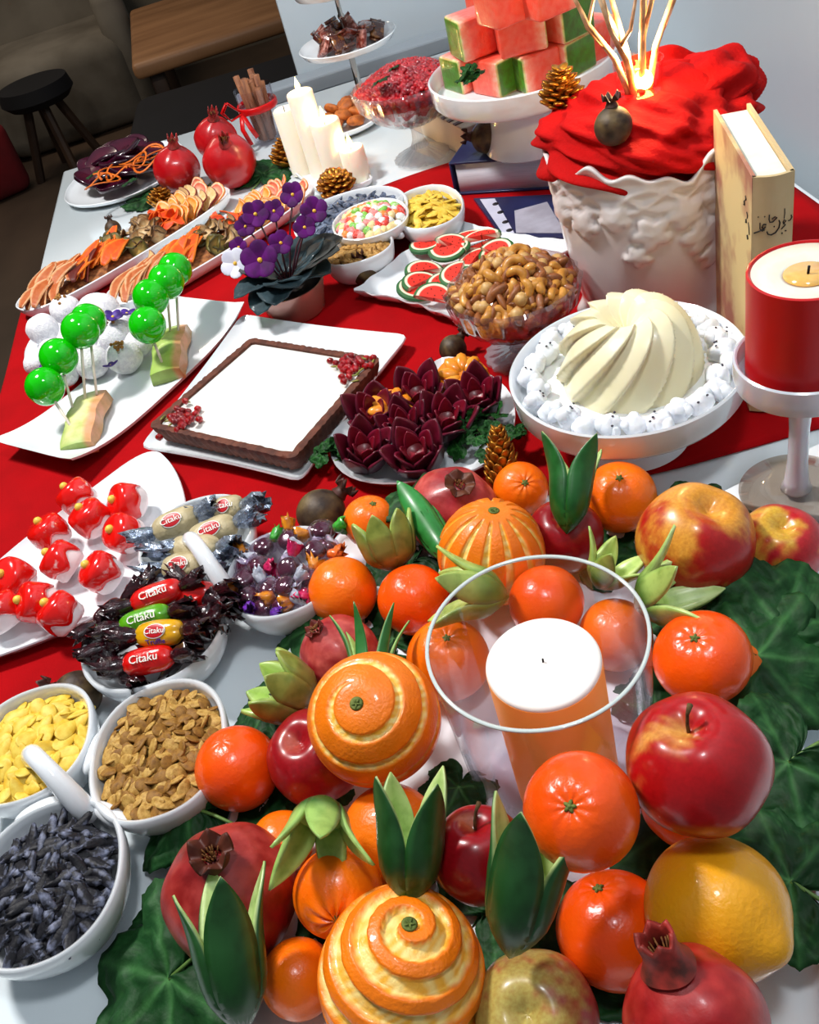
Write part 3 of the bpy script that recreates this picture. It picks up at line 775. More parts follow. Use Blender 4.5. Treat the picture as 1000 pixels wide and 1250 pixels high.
def spread(n, a, b, seed, e=2.0, cand=14):
    rs = np.random.default_rng(seed); P = []
    for i in range(n):
        q = rs.uniform(-1, 1, (cand * 3, 2)); q = q[(np.abs(q[:, 0]) ** e + np.abs(q[:, 1]) ** e) < 1][:cand] * (a, b)
        if not P: P.append(q[0]); continue
        d = np.min(np.linalg.norm(q[:, None] - np.array(P)[None], axis=2), axis=1); P.append(q[np.argmax(d)])
    return np.array(P), rs
def heap(protos, cen, a, b, z0, dome, n, label, group, seed, stuffname, stufflabel, stuffcat, tilt=.45, smin=.9, smax=1.1, e=2.0, weights=None, fill=60, lift=.002, lays=1, under=None):
    """protos: things built at the origin; the first copy of each is the proto itself"""
    P, rs = spread(n, a, b, seed, e)
    used = [False] * len(protos); w = weights or [1 / len(protos)] * len(protos)
    def pose(x, y):
        r2 = (abs(x) / a) ** 2 + (abs(y) / b) ** 2
        z = z0 + dome * (1 - r2)
        nx, ny = 2 * dome * x / a ** 2, 2 * dome * y / b ** 2
        R = zrot((nx + rs.normal(0, tilt), ny + rs.normal(0, tilt), 1), rs.uniform(0, 2 * PI))
        return (cen[0] + x, cen[1] + y, z), R
    for i, (x, y) in enumerate(P):
        k = int(rs.choice(len(protos), p=w)); loc, R = pose(x, y)
        loc = (loc[0], loc[1], loc[2] + rs.uniform(0, lift)); s = rs.uniform(smin, smax)
        if not used[k]: used[k] = True; setx(protos[k], loc, R, s)
        else: dup(protos[k], loc, R, s)
    for k, u in enumerate(used):
        if not u: setx(protos[k], pose(0, 0)[0])
    # what lies beneath the visible layer
    gs = []
    src = []
    for p in protos:
        ms = [p.data] if p.type == 'MESH' else [c.data for c in p.children]
        src.append((G(np.array([v.co[:] for v in ms[0].vertices]), [tuple(f.vertices) for f in ms[0].polygons]), ms[0].materials[0]))
    for i in range(fill):
        q = rs.uniform(-1, 1, 2)
        if abs(q[0]) ** e + abs(q[1]) ** e > 1: continue
        loc, R = pose(q[0] * a, q[1] * b); gs.append(src[0][0].x((loc[0], loc[1], loc[2] - .0035), R))
    rr = []
    for s in (1.03, .9, .7, .45, .2, .01):
        rg = ring(a * s, b * s, z0 + dome * (1 - s * s) - .004, 32, e); rg[:, 0] += cen[0]; rg[:, 1] += cen[1]; rr.append(rg)
    low = ring(a * .6, b * .6, z0 - .018, 32, e); low[:, 0] += cen[0]; low[:, 1] += cen[1]
    gs.append(loft([low] + rr))
    gs = [G(g.V, g.F) for g in gs]
    tag(obj(stuffname, join(gs), under or src[0][1]), stufflabel, stuffcat, kind='stuff')
def single(name, g, mat, label, cat, group=None, **k):
    return tag(obj(name, g, mat, **k), label, cat, group)
def seedg(l, w, h): return sphere(1, 10, 6, lambda T, P_: 1 - .0 * T).x(sc=(w, h, l)).x(rot=(0, PI / 2, 0))
def pseed(l, w, h):
    g = sphere(1, 12, 8); V = g.V.copy(); x = V[:, 2].copy()
    V2 = np.stack([x * l, V[:, 0] * w * (1 - .35 * x), V[:, 1] * h], 1)
    return G(V2, g.F)
m_ps = M('pumpkin_seed_brown', '#c9a258', '#a07634', rough=.6, ns=420, spec=.3)
m_py = M('pumpkin_seed_yellow', '#ecd05a', '#dcb02a', rough=.55, ns=160)
p2 = single('pumpkin_seed', pseed(.0066, .0050, .0015), M('pumpkin_seed_dark', '#9a6e2e', '#7a5220', rough=.6, ns=420, spec=.3), 'roasted brown pumpkin seed in the bowl left of the glossy mandarin', 'seed', 'brown pumpkin seeds')
p = single('pumpkin_seed', pseed(.0070, .0052, .0016), m_ps, 'roasted brown pumpkin seed in the bowl left of the glossy mandarin', 'seed', 'brown pumpkin seeds')
heap([p, p2], (-.216, .429), .041, .050, .037, .006, 190, 0, 0, 21, 'pumpkin_seeds', 'layer of brown pumpkin seeds lying beneath the visible ones', 'seeds', tilt=.42, e=2.3, fill=200, lift=.003)
p = single('pumpkin_seed', pseed(.0098, .0058, .0015), m_py, 'yellow pumpkin seed in the bowl beside the black raisins', 'seed', 'yellow pumpkin seeds in the front dish')
heap([p], (-.316, .470), .041, .043, .036, .007, 75, 0, 0, 22, 'pumpkin_seeds', 'layer of yellow pumpkin seeds beneath the visible ones by the raisins', 'seeds', tilt=.34, e=2.3, fill=180, lift=.003)
m_ra = M('black_raisin', '#0c0b14', '#7f859e', rough=.6, ns=150, bump=1.0, bs=200, contrast=(.50, .78))
def raisin(seed, l=.0125, w=.0034):
    g = sphere(1, 14, 12, lambda T, P_: 1 + .09 * np.cos(4 * P_ + T * 3 + seed) + wob(T, P_, seed, .12, 4)); V = g.V
    return G(np.stack([V[:, 2] * l, V[:, 0] * w + .0015 * np.sin(V[:, 2] * 2 + seed), V[:, 1] * w * .8], 1), g.F)
ps = [single('raisin', raisin(s, .0125 + .0012 * (s % 3), .0040), m_ra, 'long wrinkled black raisin in the bowl nearest the lower left corner', 'raisin', 'black raisins in the front dish') for s in (1, 2, 3, 4)]
heap(ps, (-.291, .353), .0385, .0425, .036, .011, 125, 0, 0, 23, 'raisins', 'black raisins lying beneath the visible ones', 'raisins', tilt=.4, e=2.1, fill=100, lift=.004)
# back dish
ps = [single('raisin', raisin(s, .013, .0038), M('blue_raisin', '#232a3c', '#76839c', rough=.6, ns=150, bump=.6, bs=260), 'blue-black raisin in the bowl behind the sugared candies', 'raisin', 'raisins in the back dish') for s in (5, 6)]
heap(ps, (.043, 1.208), .067, .064, .030, .010, 95, 0, 0, 24, 'raisins', 'blue-black raisins lying beneath the visible ones in the back dish', 'raisins', e=2.2, fill=40)
p = single('pumpkin_seed', pseed(.0098, .0056, .0015), m_py, 'yellow pumpkin seed in the bowl of the dish behind the violet plant', 'seed', 'yellow pumpkin seeds in the back dish')
heap([p], (.139, 1.155), .038, .057, .032, .007, 42, 0, 0, 25, 'pumpkin_seeds', 'layer of yellow pumpkin seeds beneath the visible ones in the back dish', 'seeds', tilt=.3, fill=120)
m_wal = M('walnut_kernel', '#c79a55', '#8f6428', rough=.6, ns=180, bump=.6, bs=200)
wl = sphere(.005, 10, 8, lambda T, P_: 1 + wob(T, P_, 3, .3, 4)).x(sc=(1.2, .8, .6))
p = single('walnut_piece', wl, m_wal, 'small golden walnut piece in the bowl beside the violet leaves', 'nut', 'walnut pieces')
heap([p], (.036, 1.100), .038, .032, .031, .007, 80, 0, 0, 26, 'walnut_pieces', 'walnut pieces lying beneath the visible ones', 'nuts', fill=40)
ps = []
for i, (c, nm) in enumerate((('#e8483a', 'red'), ('#f08a3a', 'orange'), ('#7fc04a', 'green'), ('#f3efe9', 'white'), ('#f2d89a', 'pale yellow'), ('#e88a86', 'pink'))):
    ps.append(single('sugared_candy', sphere(.0068, 10, 8, lambda T, P_: 1 + wob(T, P_, i, .12, 3)).x(sc=(1, .85, .75)), M('candy_' + nm.replace(' ', '_'), c, '#ffffff', rough=.5, ns=260, sss=.2, contrast=(.5, .95)),
                     nm + ' sugared candy in the small oval white bowl', 'candy', nm + ' sugared candies'))
heap(ps, (.064, 1.155), .041, .046, .043, .014, 95, 0, 0, 27, 'sugared_candies', 'sugared candies lying beneath the visible ones', 'candies', tilt=.6, fill=30, lift=.003, under=MATS['candy_pale_yellow'])

# ---------------------------------------------------------------- wrapped sweets
def fan(r0, r1, L, seed, n=18):
    rs = np.random.default_rng(seed); rr = []
    for i in range(6):
        s = i / 5; a = np.linspace(0, 2 * PI, n, endpoint=False)
        rad_ = r0 + (r1 - r0) * s ** .8
        z = L * s * (1 + .12 * rs.normal(0, 1, n) * s)
        flat = 1 - .55 * s
        q = rad_ * (1 + .28 * s * ((np.arange(n) % 2) * 2 - 1) + .12 * s * rs.normal(0, 1, n))
        rr.append(np.stack([q * np.cos(a), q * np.sin(a) * flat, z], 1))
    return loft(rr + [r * (.93, .93, .97) for r in rr[::-1]], False, True)
def along(a, b, spin=0):
    a = np.array(a); b = np.array(b); return (a + b) / 2, zrot(b - a, spin), np.linalg.norm(b - a)
def text_part(s, size, mat, parent, loc, rot, ext=.0003, name='lettering', align='CENTER', sc=None):
    cu = bpy.data.curves.new(name, 'FONT'); cu.body = s; cu.size = size; cu.extrude = ext; cu.align_x = align; cu.align_y = 'CENTER'
    cu.resolution_u = 2
    cu.materials.append(mat)
    tmp = bpy.data.objects.new(name, cu); me = bpy.data.meshes.new_from_object(tmp); bpy.data.objects.remove(tmp)
    o = bpy.data.objects.new(name, me); COL.objects.link(o); o.parent = parent; setx(o, loc, rot, sc)
    return o
WHT = M('print_white', '#f6f2ea', rough=.4)
def candy(a, b, r, mat, endmat, label, oval=None, text=None, tmat=None, group=None, seed=0, e1=True, e2=True, fl=.018, fr_=.011, cat='sweet', tcol=None):
    """twist-wrapped sweet lying from a to b, its local x runs along it and z up"""
    a = np.array(a, float); b = np.array(b, float); m_ = (a + b) / 2; d = b - a; L = np.linalg.norm(d)
    X_ = Vector(d / L); Z_ = Vector((0, 0, 1)); Z_ = (Z_ - X_ * Z_.dot(X_)).normalized()
    # lean the printed side towards the room
    Z_ = (Z_ + Vector((0, -.55, 0))).normalized(); Z_ = (Z_ - X_ * Z_.dot(X_)).normalized(); Y_ = Z_.cross(X_)
    R = Matrix((X_, Y_, Z_)).transposed().to_4x4()
    t = thing('wrapped_sweet', label, cat, m_, R, group)
    def fr(T, P_): return (np.abs(np.sin(T)) ** 3.2 + np.abs(np.cos(T)) ** 3.2) ** (-1 / 3.2) * (1 + wob(T, P_, seed, .03, 5) + .02 * np.cos(9 * P_ + seed) * np.abs(np.cos(T)))
    g = sphere(1, 28, 20, fr); V = g.V
    obj('wrapper', G(np.stack([V[:, 2] * L * .5, V[:, 0] * r, V[:, 1] * r * .8], 1), g.F), mat, t)
    if e1: obj('twist', fan(r * .4, fr_, fl, seed), endmat, t, loc=(L * .47, 0, 0), rot=(0, PI / 2, 0))
    if e2: obj('twist', fan(r * .4, fr_, fl, seed + 1), endmat, t, loc=(-L * .47, 0, 0), rot=(0, -PI / 2, 0))
    if oval:
        def cap(f, sy, dz):
            g = sphere(1, 20, 10); V = g.V.copy(); u = V[:, 0] * L * f; v = V[:, 1] * r * sy
            z = r * .8 * np.sqrt(np.clip(1 - np.abs(v / r) ** 3.2, 0, 1)) ** .9 + dz + .0003 * V[:, 2]
            return G(np.stack([u, v, z], 1), g.F)
        obj('badge_border', cap(.235, .56, .0002), WHT, t)
        obj('badge', cap(.215, .49, .0005), oval, t)
    if text: text_part(text, r * (.62 if oval else .85), tmat or WHT, t, (0, 0, r * .8 + .0009), (0, 0, 0), .0004)
    return t
beige = M('beige_wrapper', '#c3b48e', '#ab9b74', rough=.42, ns=120, bump=.8, bs=240)
silver = M('silver_foil', '#b9c3d2', '#76839a', rough=.22, metal=.75, ns=160, bump=1.0, bs=320)
dark = M('dark_foil', '#1d0b10', '#3c1018', rough=.18, coat=.9, ns=200, bump=1.0, bs=320)
redw = M('red_wrapper', '#d8120c', '#c40d0a', rough=.22, coat=.7, ns=60, bump=.4, bs=180)
greenw = M('green_wrapper', '#5aa312', '#4b9010', rough=.25, coat=.6, ns=60, bump=.4, bs=180)
yelw = M('yellow_wrapper', '#dfa60c', '#cf930a', rough=.22, coat=.7, ns=60, bump=.4, bs=180)
badge = M('badge_red', '#bb1220', rough=.35)
zc1 = .042
for i, (x1, y1, x2, y2, zz, lab, ov) in enumerate((
        (188, 650, 240, 628, .045, 'beige wrapped sweet with a red oval, closest to the red coated marshmallows', 1),
        (232, 662, 288, 638, .050, 'beige wrapped sweet with a red oval, lying highest in the dish beside the handle', 1),
        (262, 625, 296, 618, .043, 'beige wrapped sweet with a red oval at the far rim of its bowl', 1),
        (208, 672, 268, 668, .049, 'beige wrapped sweet without a visible oval, crossed by the dish handle', 0),
        (200, 696, 250, 688, .046, 'beige wrapped sweet with a red oval, closest to the dark wrapped sweets', 1))):
    candy(at(x1, y1, zz), at(x2, y2, zz + .003), .0125, beige, silver, lab, badge if ov else None, 'Citaku' if ov else None, seed=i * 3, fl=.022, fr_=.014)
for i, (x1, y1, x2, y2, zz, m_, lab, ov, tx) in enumerate((
        (161, 738, 222, 716, .058, redw, 'red wrapped sweet lying highest and farthest back among the dark foil twists', 0, 'Citaku'),
        (148, 766, 208, 748, .055, greenw, 'green wrapped sweet between a red one and the yellow one', 0, 'Citaku'),
        (168, 776, 224, 770, .060, yelw, 'yellow wrapped sweet with a red oval in the dark sweets bowl', 1, 'Citaku'),
        (152, 812, 212, 800, .052, redw, 'red wrapped sweet nearest the front rim of the dark sweets bowl', 0, 'Citaku'),
        (215, 730, 262, 722, .050, redw, 'dark red wrapped sweet partly hidden by foil beside the handle', 0, None),
        (118, 762, 150, 735, .050, dark, 'dark foil wrapped sweet hanging over the bowl rim by the marshmallows', 0, None),
        (205, 782, 250, 760, .047, dark, 'dark foil wrapped sweet right of the yellow one', 0, None),
        (130, 790, 160, 775, .046, dark, 'dark foil wrapped sweet with a violet gleam left of the yellow one', 0, None),
        (230, 712, 268, 735, .049, dark, 'dark foil wrapped sweet leaning on the joint of the dish', 0, None),
        (170, 722, 150, 745, .046, dark, 'dark foil wrapped sweet under the farthest red one', 0, None),
        (222, 800, 245, 782, .040, dark, 'dark foil wrapped sweet deep in the bowl right of the front red one', 0, None),
        (140, 808, 160, 828, .040, dark, 'dark foil wrapped sweet at the front rim left of the front red one', 0, None),
        (178, 800, 200, 790, .040, redw, 'dark red wrapped sweet under the yellow and the front red ones', 0, None),
        (235, 755, 262, 748, .046, dark, 'dark foil wrapped sweet at the right rim by the dish joint', 0, None))):
    candy(at(x1, y1, zz), at(x2, y2, zz + .002), .0105 if m_ is not dark else .009, m_, dark, lab, badge if ov else None, tx, seed=20 + i * 3, fl=.021, fr_=.0135,
          tmat=WHT)
text_part('Truffle', .006, M('print_violet', '#5a3f9a', rough=.4), bpy.data.objects['wrapped_sweet.007'], (0, -.0078, .0062), (.75, 0, 0), .0003)
# clear wrapped toffees
TL_ = ['dark toffee with bright green film end, highest at the far bowl rim', 'toffee with yellow and clear film ends behind the largest clear one', 'toffee with orange film end beside the far mandarin', 'largest clear wrapped toffee in the middle, with a pink film end',
       'toffee with one violet film end left of the pink twist', 'toffee with a yellow twist at the left rim beside the handle', 'clear wrapped toffee above the violet twists at the front', 'toffee with a yellow twist in the centre front of the bowl',
       'toffee with a violet twist at the left front rim', 'toffee with a violet twist at the very front of the bowl', 'toffee with yellow and pink ends touching the orange mandarin', 'clear and violet wrapped toffee deep at the front rim',
       'clear wrapped toffee with a small green end near the dish joint', 'orange-ended toffee under the mandarin at the right rim', 'clear wrapped toffee with a yellow end low beside the mandarin', 'toffee with yellow and pink ends nearest the beige wrapped sweets']
toff = M('toffee_dark', '#3a0c22', '#5a1830', rough=.2, coat=.8, ns=80)
cell = glass_mat('cellophane', (.93, .84, .93), .06, .35, .10, 2.0, .03)
twc = [M('twist_' + n_, c1, c2, rough=.25, coat=.7, ns=160, bump=1, bs=320) for n_, c1, c2 in (('green', '#3fae30', '#2c8a20'), ('amber', '#e08a12', '#c06c0a'), ('violet', '#7a35b8', '#5a2496'), ('pink', '#dc1f63', '#b5164c'), ('orange', '#e87024', '#c65412'), ('clear', '#c8ccd8', '#8d93a8'))]
for i, (x, y, zz, k1, k2) in enumerate(((392, 648, .045, 0, 1), (352, 660, .046, 1, 5), (385, 672, .050, 5, 4), (352, 694, .054, 5, 3), (315, 690, .048, 3, 5), (300, 708, .044, 2, 1),
                                       (330, 722, .048, 5, 2), (348, 716, .052, 1, 5), (305, 728, .042, 2, 5), (345, 738, .042, 5, 2), (378, 708, .048, 1, 3), (320, 745, .038, 5, 2),
                                       (322, 668, .044, 5, 0), (400, 668, .044, 4, 5), (372, 725, .044, 5, 1), (300, 690, .042, 1, 3))):
    c = at(x, y, zz); rz = i * 1.37
    t = thing('wrapped_toffee', TL_[i], 'sweet', c, (rng.normal(0, .35), rng.normal(0, .35), rz), 'toffees in clear film')
    obj('toffee', sphere(1, 14, 10, lambda T, P_: (np.abs(np.sin(T)) ** 4 + np.abs(np.cos(T)) ** 4) ** (-.25)).x(sc=(.0088, .0082, .0058)), toff, t)
    obj('film', sphere(1, 16, 10, lambda T, P_: 1 + wob(T, P_, i, .12, 5)).x(sc=(.0128, .0108, .0082)), cell, t)
    obj('twist', fan(.003, .0085, .011, i * 2), twc[k1], t, loc=(.010, 0, 0), rot=(0, PI / 2, 0))
    obj('twist', fan(.003, .0085, .011, i * 2 + 1), twc[k2], t, loc=(-.010, 0, 0), rot=(0, -PI / 2, 0))

# ---------------------------------------------------------------- red coated marshmallows on the pointed plate
o = np.array([(-.238, .848), (-.213, .80), (-.200, .735), (-.200, .655), (-.245, .622), (-.30, .607), (-.36, .600), (-.415, .600), (-.432, .64), (-.42, .70), (-.37, .752), (-.31, .795)])
tag(obj('pointed_plate', odish(o, .010, .84, .003), porc, loc=(0, 0, .0065), sharp=50), 'white plate with a pointed corner under the red coated marshmallows', 'plate')
mm_w = M('marshmallow', '#f6e9ea', rough=.6, sss=.2, sr=(1, .8, .8))
mm_r = M('red_icing', '#e3120c', '#f0d8d4', rough=.18, coat=.8, ns=90, contrast=(.66, .78), sss=.08)
mm_y = M('yellow_bead', '#e6c24a', rough=.4)
def icing(r, h, seed):
    n = 32; a = np.linspace(0, 2 * PI, n, endpoint=False); rs = np.random.default_rng(seed)
    low = h * (.30 + .14 * np.sin(3 * a + seed) + .10 * np.sin(5 * a + 2 * seed))
    prof = [(1.07, 0), (1.12, .25), (1.10, .55), (1.06, .85), (.92, 1.02), (.6, 1.08), (.02, 1.1)]
    rr = []
    for q, s in prof:
        z = low + (h - low) * s if s < 1 else np.full(n, h * (s))
        rr.append(np.stack([r * q * np.cos(a), r * q * np.sin(a), z], 1))
    return loft([rr[0] * (.93, .93, 1)] + rr, True, True)
MMS = [(95, 608, 'farthest back of the paired'), (112, 634, 'second from the back, beside its pair'), (157, 613, 'pale iced, farthest back beside the silver wrappers'), (153, 652, 'beside the silver foil twists'),
       (62, 652, 'left of the paired ones'), (77, 686, 'in the middle, with a bare white end'), (125, 700, 'nearest the dark foil sweets'), (18, 706, 'upper one by the photo edge'),
       (46, 736, 'behind the one closest to the plate front'), (75, 750, 'closest to the plate front'), (4, 748, 'cut off by the photo edge')]
for i, (x, y, lab) in enumerate(MMS):
    c = at(x, y, .030); ax = Vector((-.45 + .25 * math.sin(i * 2.1), .35 * math.cos(i * 1.3) , .75))
    t = thing('iced_marshmallow', 'marshmallow in glossy red icing, ' + lab, 'marshmallow', c, zrot(ax, i), 'red iced marshmallows')
    r, h = .0165, .026
    obj('marshmallow', lathe([(.001, -h * .5), (r * .85, -h * .5), (r, -h * .36), (r, h * .3), (r * .9, h * .5), (.001, h * .5)], 28), mm_w, t)
    obj('icing', icing(r, h, i).x((0, 0, -h * .45)), mm_r, t)
    obj('bead', sphere(.0042, 12, 8).x((0, 0, h * .66)), mm_y, t)
# ---------------------------------------------------------------- long tray with cake pops in melon rinds
A = np.array([-.362, .895]); B = np.array([-.172, 1.105]); d = B - A; L = np.linalg.norm(d); an = math.atan2(d[1], d[0]); cc = (A + B) / 2
def curltray(L, Wd, lift):
    nx, ny = 28, 8; top = []; bot = []
    for i in range(nx + 1):
        for j in range(ny + 1):
            u = i / nx * 2 - 1; v = j / ny * 2 - 1
            z = lift * abs(u) ** 3.5 + .003 * abs(v) ** 6
            top.append((u * L / 2, v * Wd / 2, z + .0045)); bot.append((u * L / 2 * .985, v * Wd / 2 * .97, z))
    m_ = len(top); F = []; I = lambda i, j: i * (ny + 1) + j
    for i in range(nx):
        for j in range(ny):
            F.append((I(i, j), I(i + 1, j), I(i + 1, j + 1), I(i, j + 1))); F.append((m_ + I(i, j), m_ + I(i, j + 1), m_ + I(i + 1, j + 1), m_ + I(i + 1, j)))
    for i in range(nx):
        F.append((I(i, 0), m_ + I(i, 0), m_ + I(i + 1, 0), I(i + 1, 0))); F.append((I(i, ny), I(i + 1, ny), m_ + I(i + 1, ny), m_ + I(i, ny)))
    for j in range(ny):
        F.append((I(0, j), I(0, j + 1), m_ + I(0, j + 1), m_ + I(0, j))); F.append((I(nx, j), m_ + I(nx, j), m_ + I(nx, j + 1), I(nx, j + 1)))
    return G(top + bot, F)
tag(obj('curved_tray', curltray(L + .02, .135, .020), porc, loc=(cc[0], cc[1], .006), rot=(0, 0, an), sharp=50), 'long white tray with upturned ends under the green cake pops', 'tray')
def rind(w, l, h, c1, c2, seed):
    nx, ny, nz_ = 6, 12, 5
    V = []; C = []; idx = {}
    F = []
    def P(i, j, k):
        key = (i, j, k)
        if key not in idx:
            u, v, s = i / nx * 2 - 1, j / ny * 2 - 1, k / nz_
            x = u * w / 2 * (1 - .12 * s); y = v * l / 2; z = s * h * (1 - .15 * u * u) + h * .45 * (1 - v * v)
            wv = .0012 * math.sin(v * 7 + seed + u * 3)
            V.append((x + wv, y, z)); idx[key] = len(V) - 1
            edge = max(abs(u) ** 6, abs(v) ** 8)
            col_ = L3(c1) * (1 - edge) + L3(c2) * edge
            if u > .6: col_ = L3('#ef9a84') * .8 + col_ * .2
            if s < .25: col_ = L3('#8aa04c') if u <= .6 else col_
            C.append(col_)
        return idx[key]
    for i in range(nx):
        for j in range(ny):
            F.append((P(i, j, nz_), P(i + 1, j, nz_), P(i + 1, j + 1, nz_), P(i, j + 1, nz_))); F.append((P(i, j, 0), P(i, j + 1, 0), P(i + 1, j + 1, 0), P(i + 1, j, 0)))
    for j in range(ny):
        for k in range(nz_):
            F.append((P(0, j, k), P(0, j, k + 1), P(0, j + 1, k + 1), P(0, j + 1, k))); F.append((P(nx, j, k), P(nx, j + 1, k), P(nx, j + 1, k + 1), P(nx, j, k + 1)))
    for i in range(nx):
        for k in range(nz_):
            F.append((P(i, 0, k), P(i + 1, 0, k), P(i + 1, 0, k + 1), P(i, 0, k + 1))); F.append((P(i, ny, k), P(i, ny, k + 1), P(i + 1, ny, k + 1), P(i + 1, ny, k)))
    return G(V, F, C)
m_rind = M('melon_rind', vcol=True, c2='#d8e0b0', ns=60, rough=.35, coat=.2)
def place_rind(p, q, w, h, c1, c2, lab, seed):
    p = np.array(p); q = np.array(q); m_ = (p + q) / 2; dd = q - p
    tag(obj('melon_rind', rind(w, np.linalg.norm(dd[:2]), h, c1, c2, seed), m_rind, loc=(m_[0], m_[1], .0118), rot=(0, 0, math.atan2(dd[1], dd[0]) - PI / 2), sharp=40), lab, 'melon rind')
place_rind(at(100, 556, .012), at(120, 492, .012), .040, .017, '#e2dfa4', '#a9c06a', 'pale yellow melon rind block holding the front four cake pops', 1)
place_rind(at(208, 466, .012), at(218, 412, .012), .040, .017, '#b4cc70', '#9dbb58', 'green melon rind block holding the farther cake pops', 2)
gr_m = M('green_glaze', '#12c406', '#0eb404', rough=.12, coat=.5, ns=30)
st_m = M('stick_cream', '#e8ddcc', rough=.6)
POPS = [(55, 472, .066, 95, 533, .024, 'green cake pop hanging lowest, nearest the tray front'), (72, 436, .078, 90, 502, .030, 'green cake pop above and right of the lowest one'),
        (98, 403, .092, 104, 488, .033, 'green cake pop highest and foremost over the pale rind'), (108, 392, .092, 118, 482, .033, 'green cake pop half hidden behind the highest one of the pale rind'),
        (180, 397, .074, 200, 448, .026, 'green cake pop lowest over the green rind'), (184, 363, .084, 198, 420, .030, 'green cake pop second lowest over the green rind'),
        (203, 344, .088, 208, 405, .032, 'green cake pop third over the green rind, in front of another'), (214, 329, .088, 218, 405, .032, 'green cake pop farthest back, behind its neighbour over the green rind')]
for i, (x, y, z, x2, y2, z2, lab) in enumerate(POPS):
    c = at(x, y, z); e = at(x2, y2, z2)
    t = thing('cake_pop', lab, 'cake pop', c, (0, 0, i), 'green cake pops')
    obj('ball', sphere(.0212 if i not in (3, 7) else .020, 28, 20, lambda T, P_: 1 + wob(T, P_, i, .015)), gr_m, t)
    M_ = Matrix.Rotation(-i, 3, 'Z'); de = M_ @ Vector([float(v) for v in (e - c)])
    u = de.normalized()
    obj('stick', tube([tuple(u * .015), tuple(de * .6), tuple(de)], .0016, 8), st_m, t)

# ---------------------------------------------------------------- coconut balls with violets
tag(obj('oval_plate', dish(.092, .100, .010, .03, .003, 2.2, 0, 72), porc, loc=(-.322, 1.150, .0045), rot=(0, 0, .3), sharp=60), 'white oval plate under the coconut balls', 'plate')
m_coc = M('coconut', '#f2f0f3', '#dad8e0', rough=.8, ns=200, bump=1.2, bs=500)
m_nut = M('chopped_nut', '#b07a2c', '#7a4a1a', rough=.6, ns=300)
CL_ = ['white coconut ball with no topping at the upper left rim of the oval plate', 'white coconut ball topped with chopped golden nuts at the far rim', 'largest white coconut ball beside the violet flowers at the far rim', 'white coconut ball left of the highest front cake pop', 'small white coconut ball with nuts between the front sticks', 'white coconut ball with chopped nuts in front of the violet flowers',
       'white coconut ball behind the sticks of the front pops', 'white coconut ball with nuts at the front rim near a violet', 'white coconut ball touching the lowest far cake pop', 'small white coconut ball at the left rim by a tiny violet', 'white coconut ball under the lowest far cake pop', 'white coconut ball in the middle of the oval plate']
m_vio = M('violet_petal', '#4a2494', '#301268', rough=.5, ns=100)
for i, (x, y, r) in enumerate(((52, 402, 20), (80, 378, 19), (120, 382, 27), (64, 430, 18), (78, 455, 19), (142, 410, 23), (112, 442, 22), (152, 436, 22), (170, 418, 18), (46, 444, 17), (150, 392, 18), (100, 415, 20))):
    c = at(x, y, .030); rr = r / FPX * np.dot(c - C0, cF) * .98
    t = thing('coconut_ball', CL_[i], 'sweet', c, (0, 0, i * 1.1), 'coconut balls')
    obj('ball', sphere(rr, 24, 16, lambda T, P_: 1 + wob(T, P_, i, .05)).x(sc=(1, 1, .92)), m_coc, t)
    if i in (1, 5, 7, 4):
        rs = np.random.default_rng(i)
        obj('chopped_nuts', join([sphere(.0022, 6, 4).x((rs.normal(0, .006), rs.normal(0, .006), rr * .93)) for _ in range(16)]), m_nut, t)['kind'] = 'stuff'
def violet(parent_loc, r, seed, label):
    t = thing('violet_flower', label, 'flower', parent_loc, (.3, .1, seed))
    for k in range(5):
        a = k * 2 * PI / 5
        obj('petal', sphere(1, 12, 8).x(sc=(r * .62, r * .45, r * .12)).x((r * .55, 0, 0)).x(rot=(0, -.35, a)), m_vio, t)
    obj('centre', sphere(r * .18, 8, 6).x((0, 0, r * .1)), mm_y, t)
violet(at(138, 388, .055), .012, 1, 'small violet flower on top of the coconut balls'); violet(at(155, 384, .058), .011, 2, 'small violet flower beside the lowest far cake pop')
violet(at(136, 447, .040), .009, 3, 'small violet flower at the front of the coconut balls'); violet(at(50, 450, .035), .007, 4, 'tiny violet flower behind the two lowest cake pops')

# ---------------------------------------------------------------- tart on a square plate
pc = [at(x, y, .012)[:2] for x, y in ((173, 552), (370, 594), (502, 415), (298, 389))]
o_ = []
for i in range(4):
    p, q = pc[i], pc[(i + 1) % 4]
    for s in np.linspace(.03, .97, 9): o_.append(p + (q - p) * s + (np.array(pc).mean(0) - (p + q) / 2) * .03 * math.sin(s * PI))
tag(obj('square_plate', odish(np.array(o_), .012, .86, .004, k=1), porc, loc=(0, 0, .0055), sharp=50), 'square white plate under the white filled chocolate tart', 'plate')
tcn = np.array([at(x, y, .034)[:2] for x, y in ((181, 520), (358, 560), (465, 437), (306, 412))])
tcc = tcn.mean(0)
t = thing('tart', 'square chocolate crust tart with smooth white filling and pomegranate seeds', 'tart', (tcc[0], tcc[1], .0105))
tc0 = ccw(tcn - tcc)
def tring(s, z, crimp=0):
    P = []
    for i in range(4):
        p, q = tc0[i] * s, tc0[(i + 1) % 4] * s
        n_ = np.array([(q - p)[1], -(q - p)[0]]); n_ /= np.linalg.norm(n_)
        for k in range(60):
            f = .015 + .97 * k / 60; P.append(np.append(p + (q - p) * f + n_ * crimp * abs(math.sin(k * PI / 3)), z))
    return np.array(P)
crust = loft([tring(.90, 0), tring(.93, .003, .002), tring(.985, .018, .002), tring(1.0, .0235, .001), tring(.975, .0245), tring(.915, .0235), tring(.91, .016)], True, False)
crust.V[:, 2] += .0012 * nz(crust.V, 160, 1) * (crust.V[:, 2] > .02)
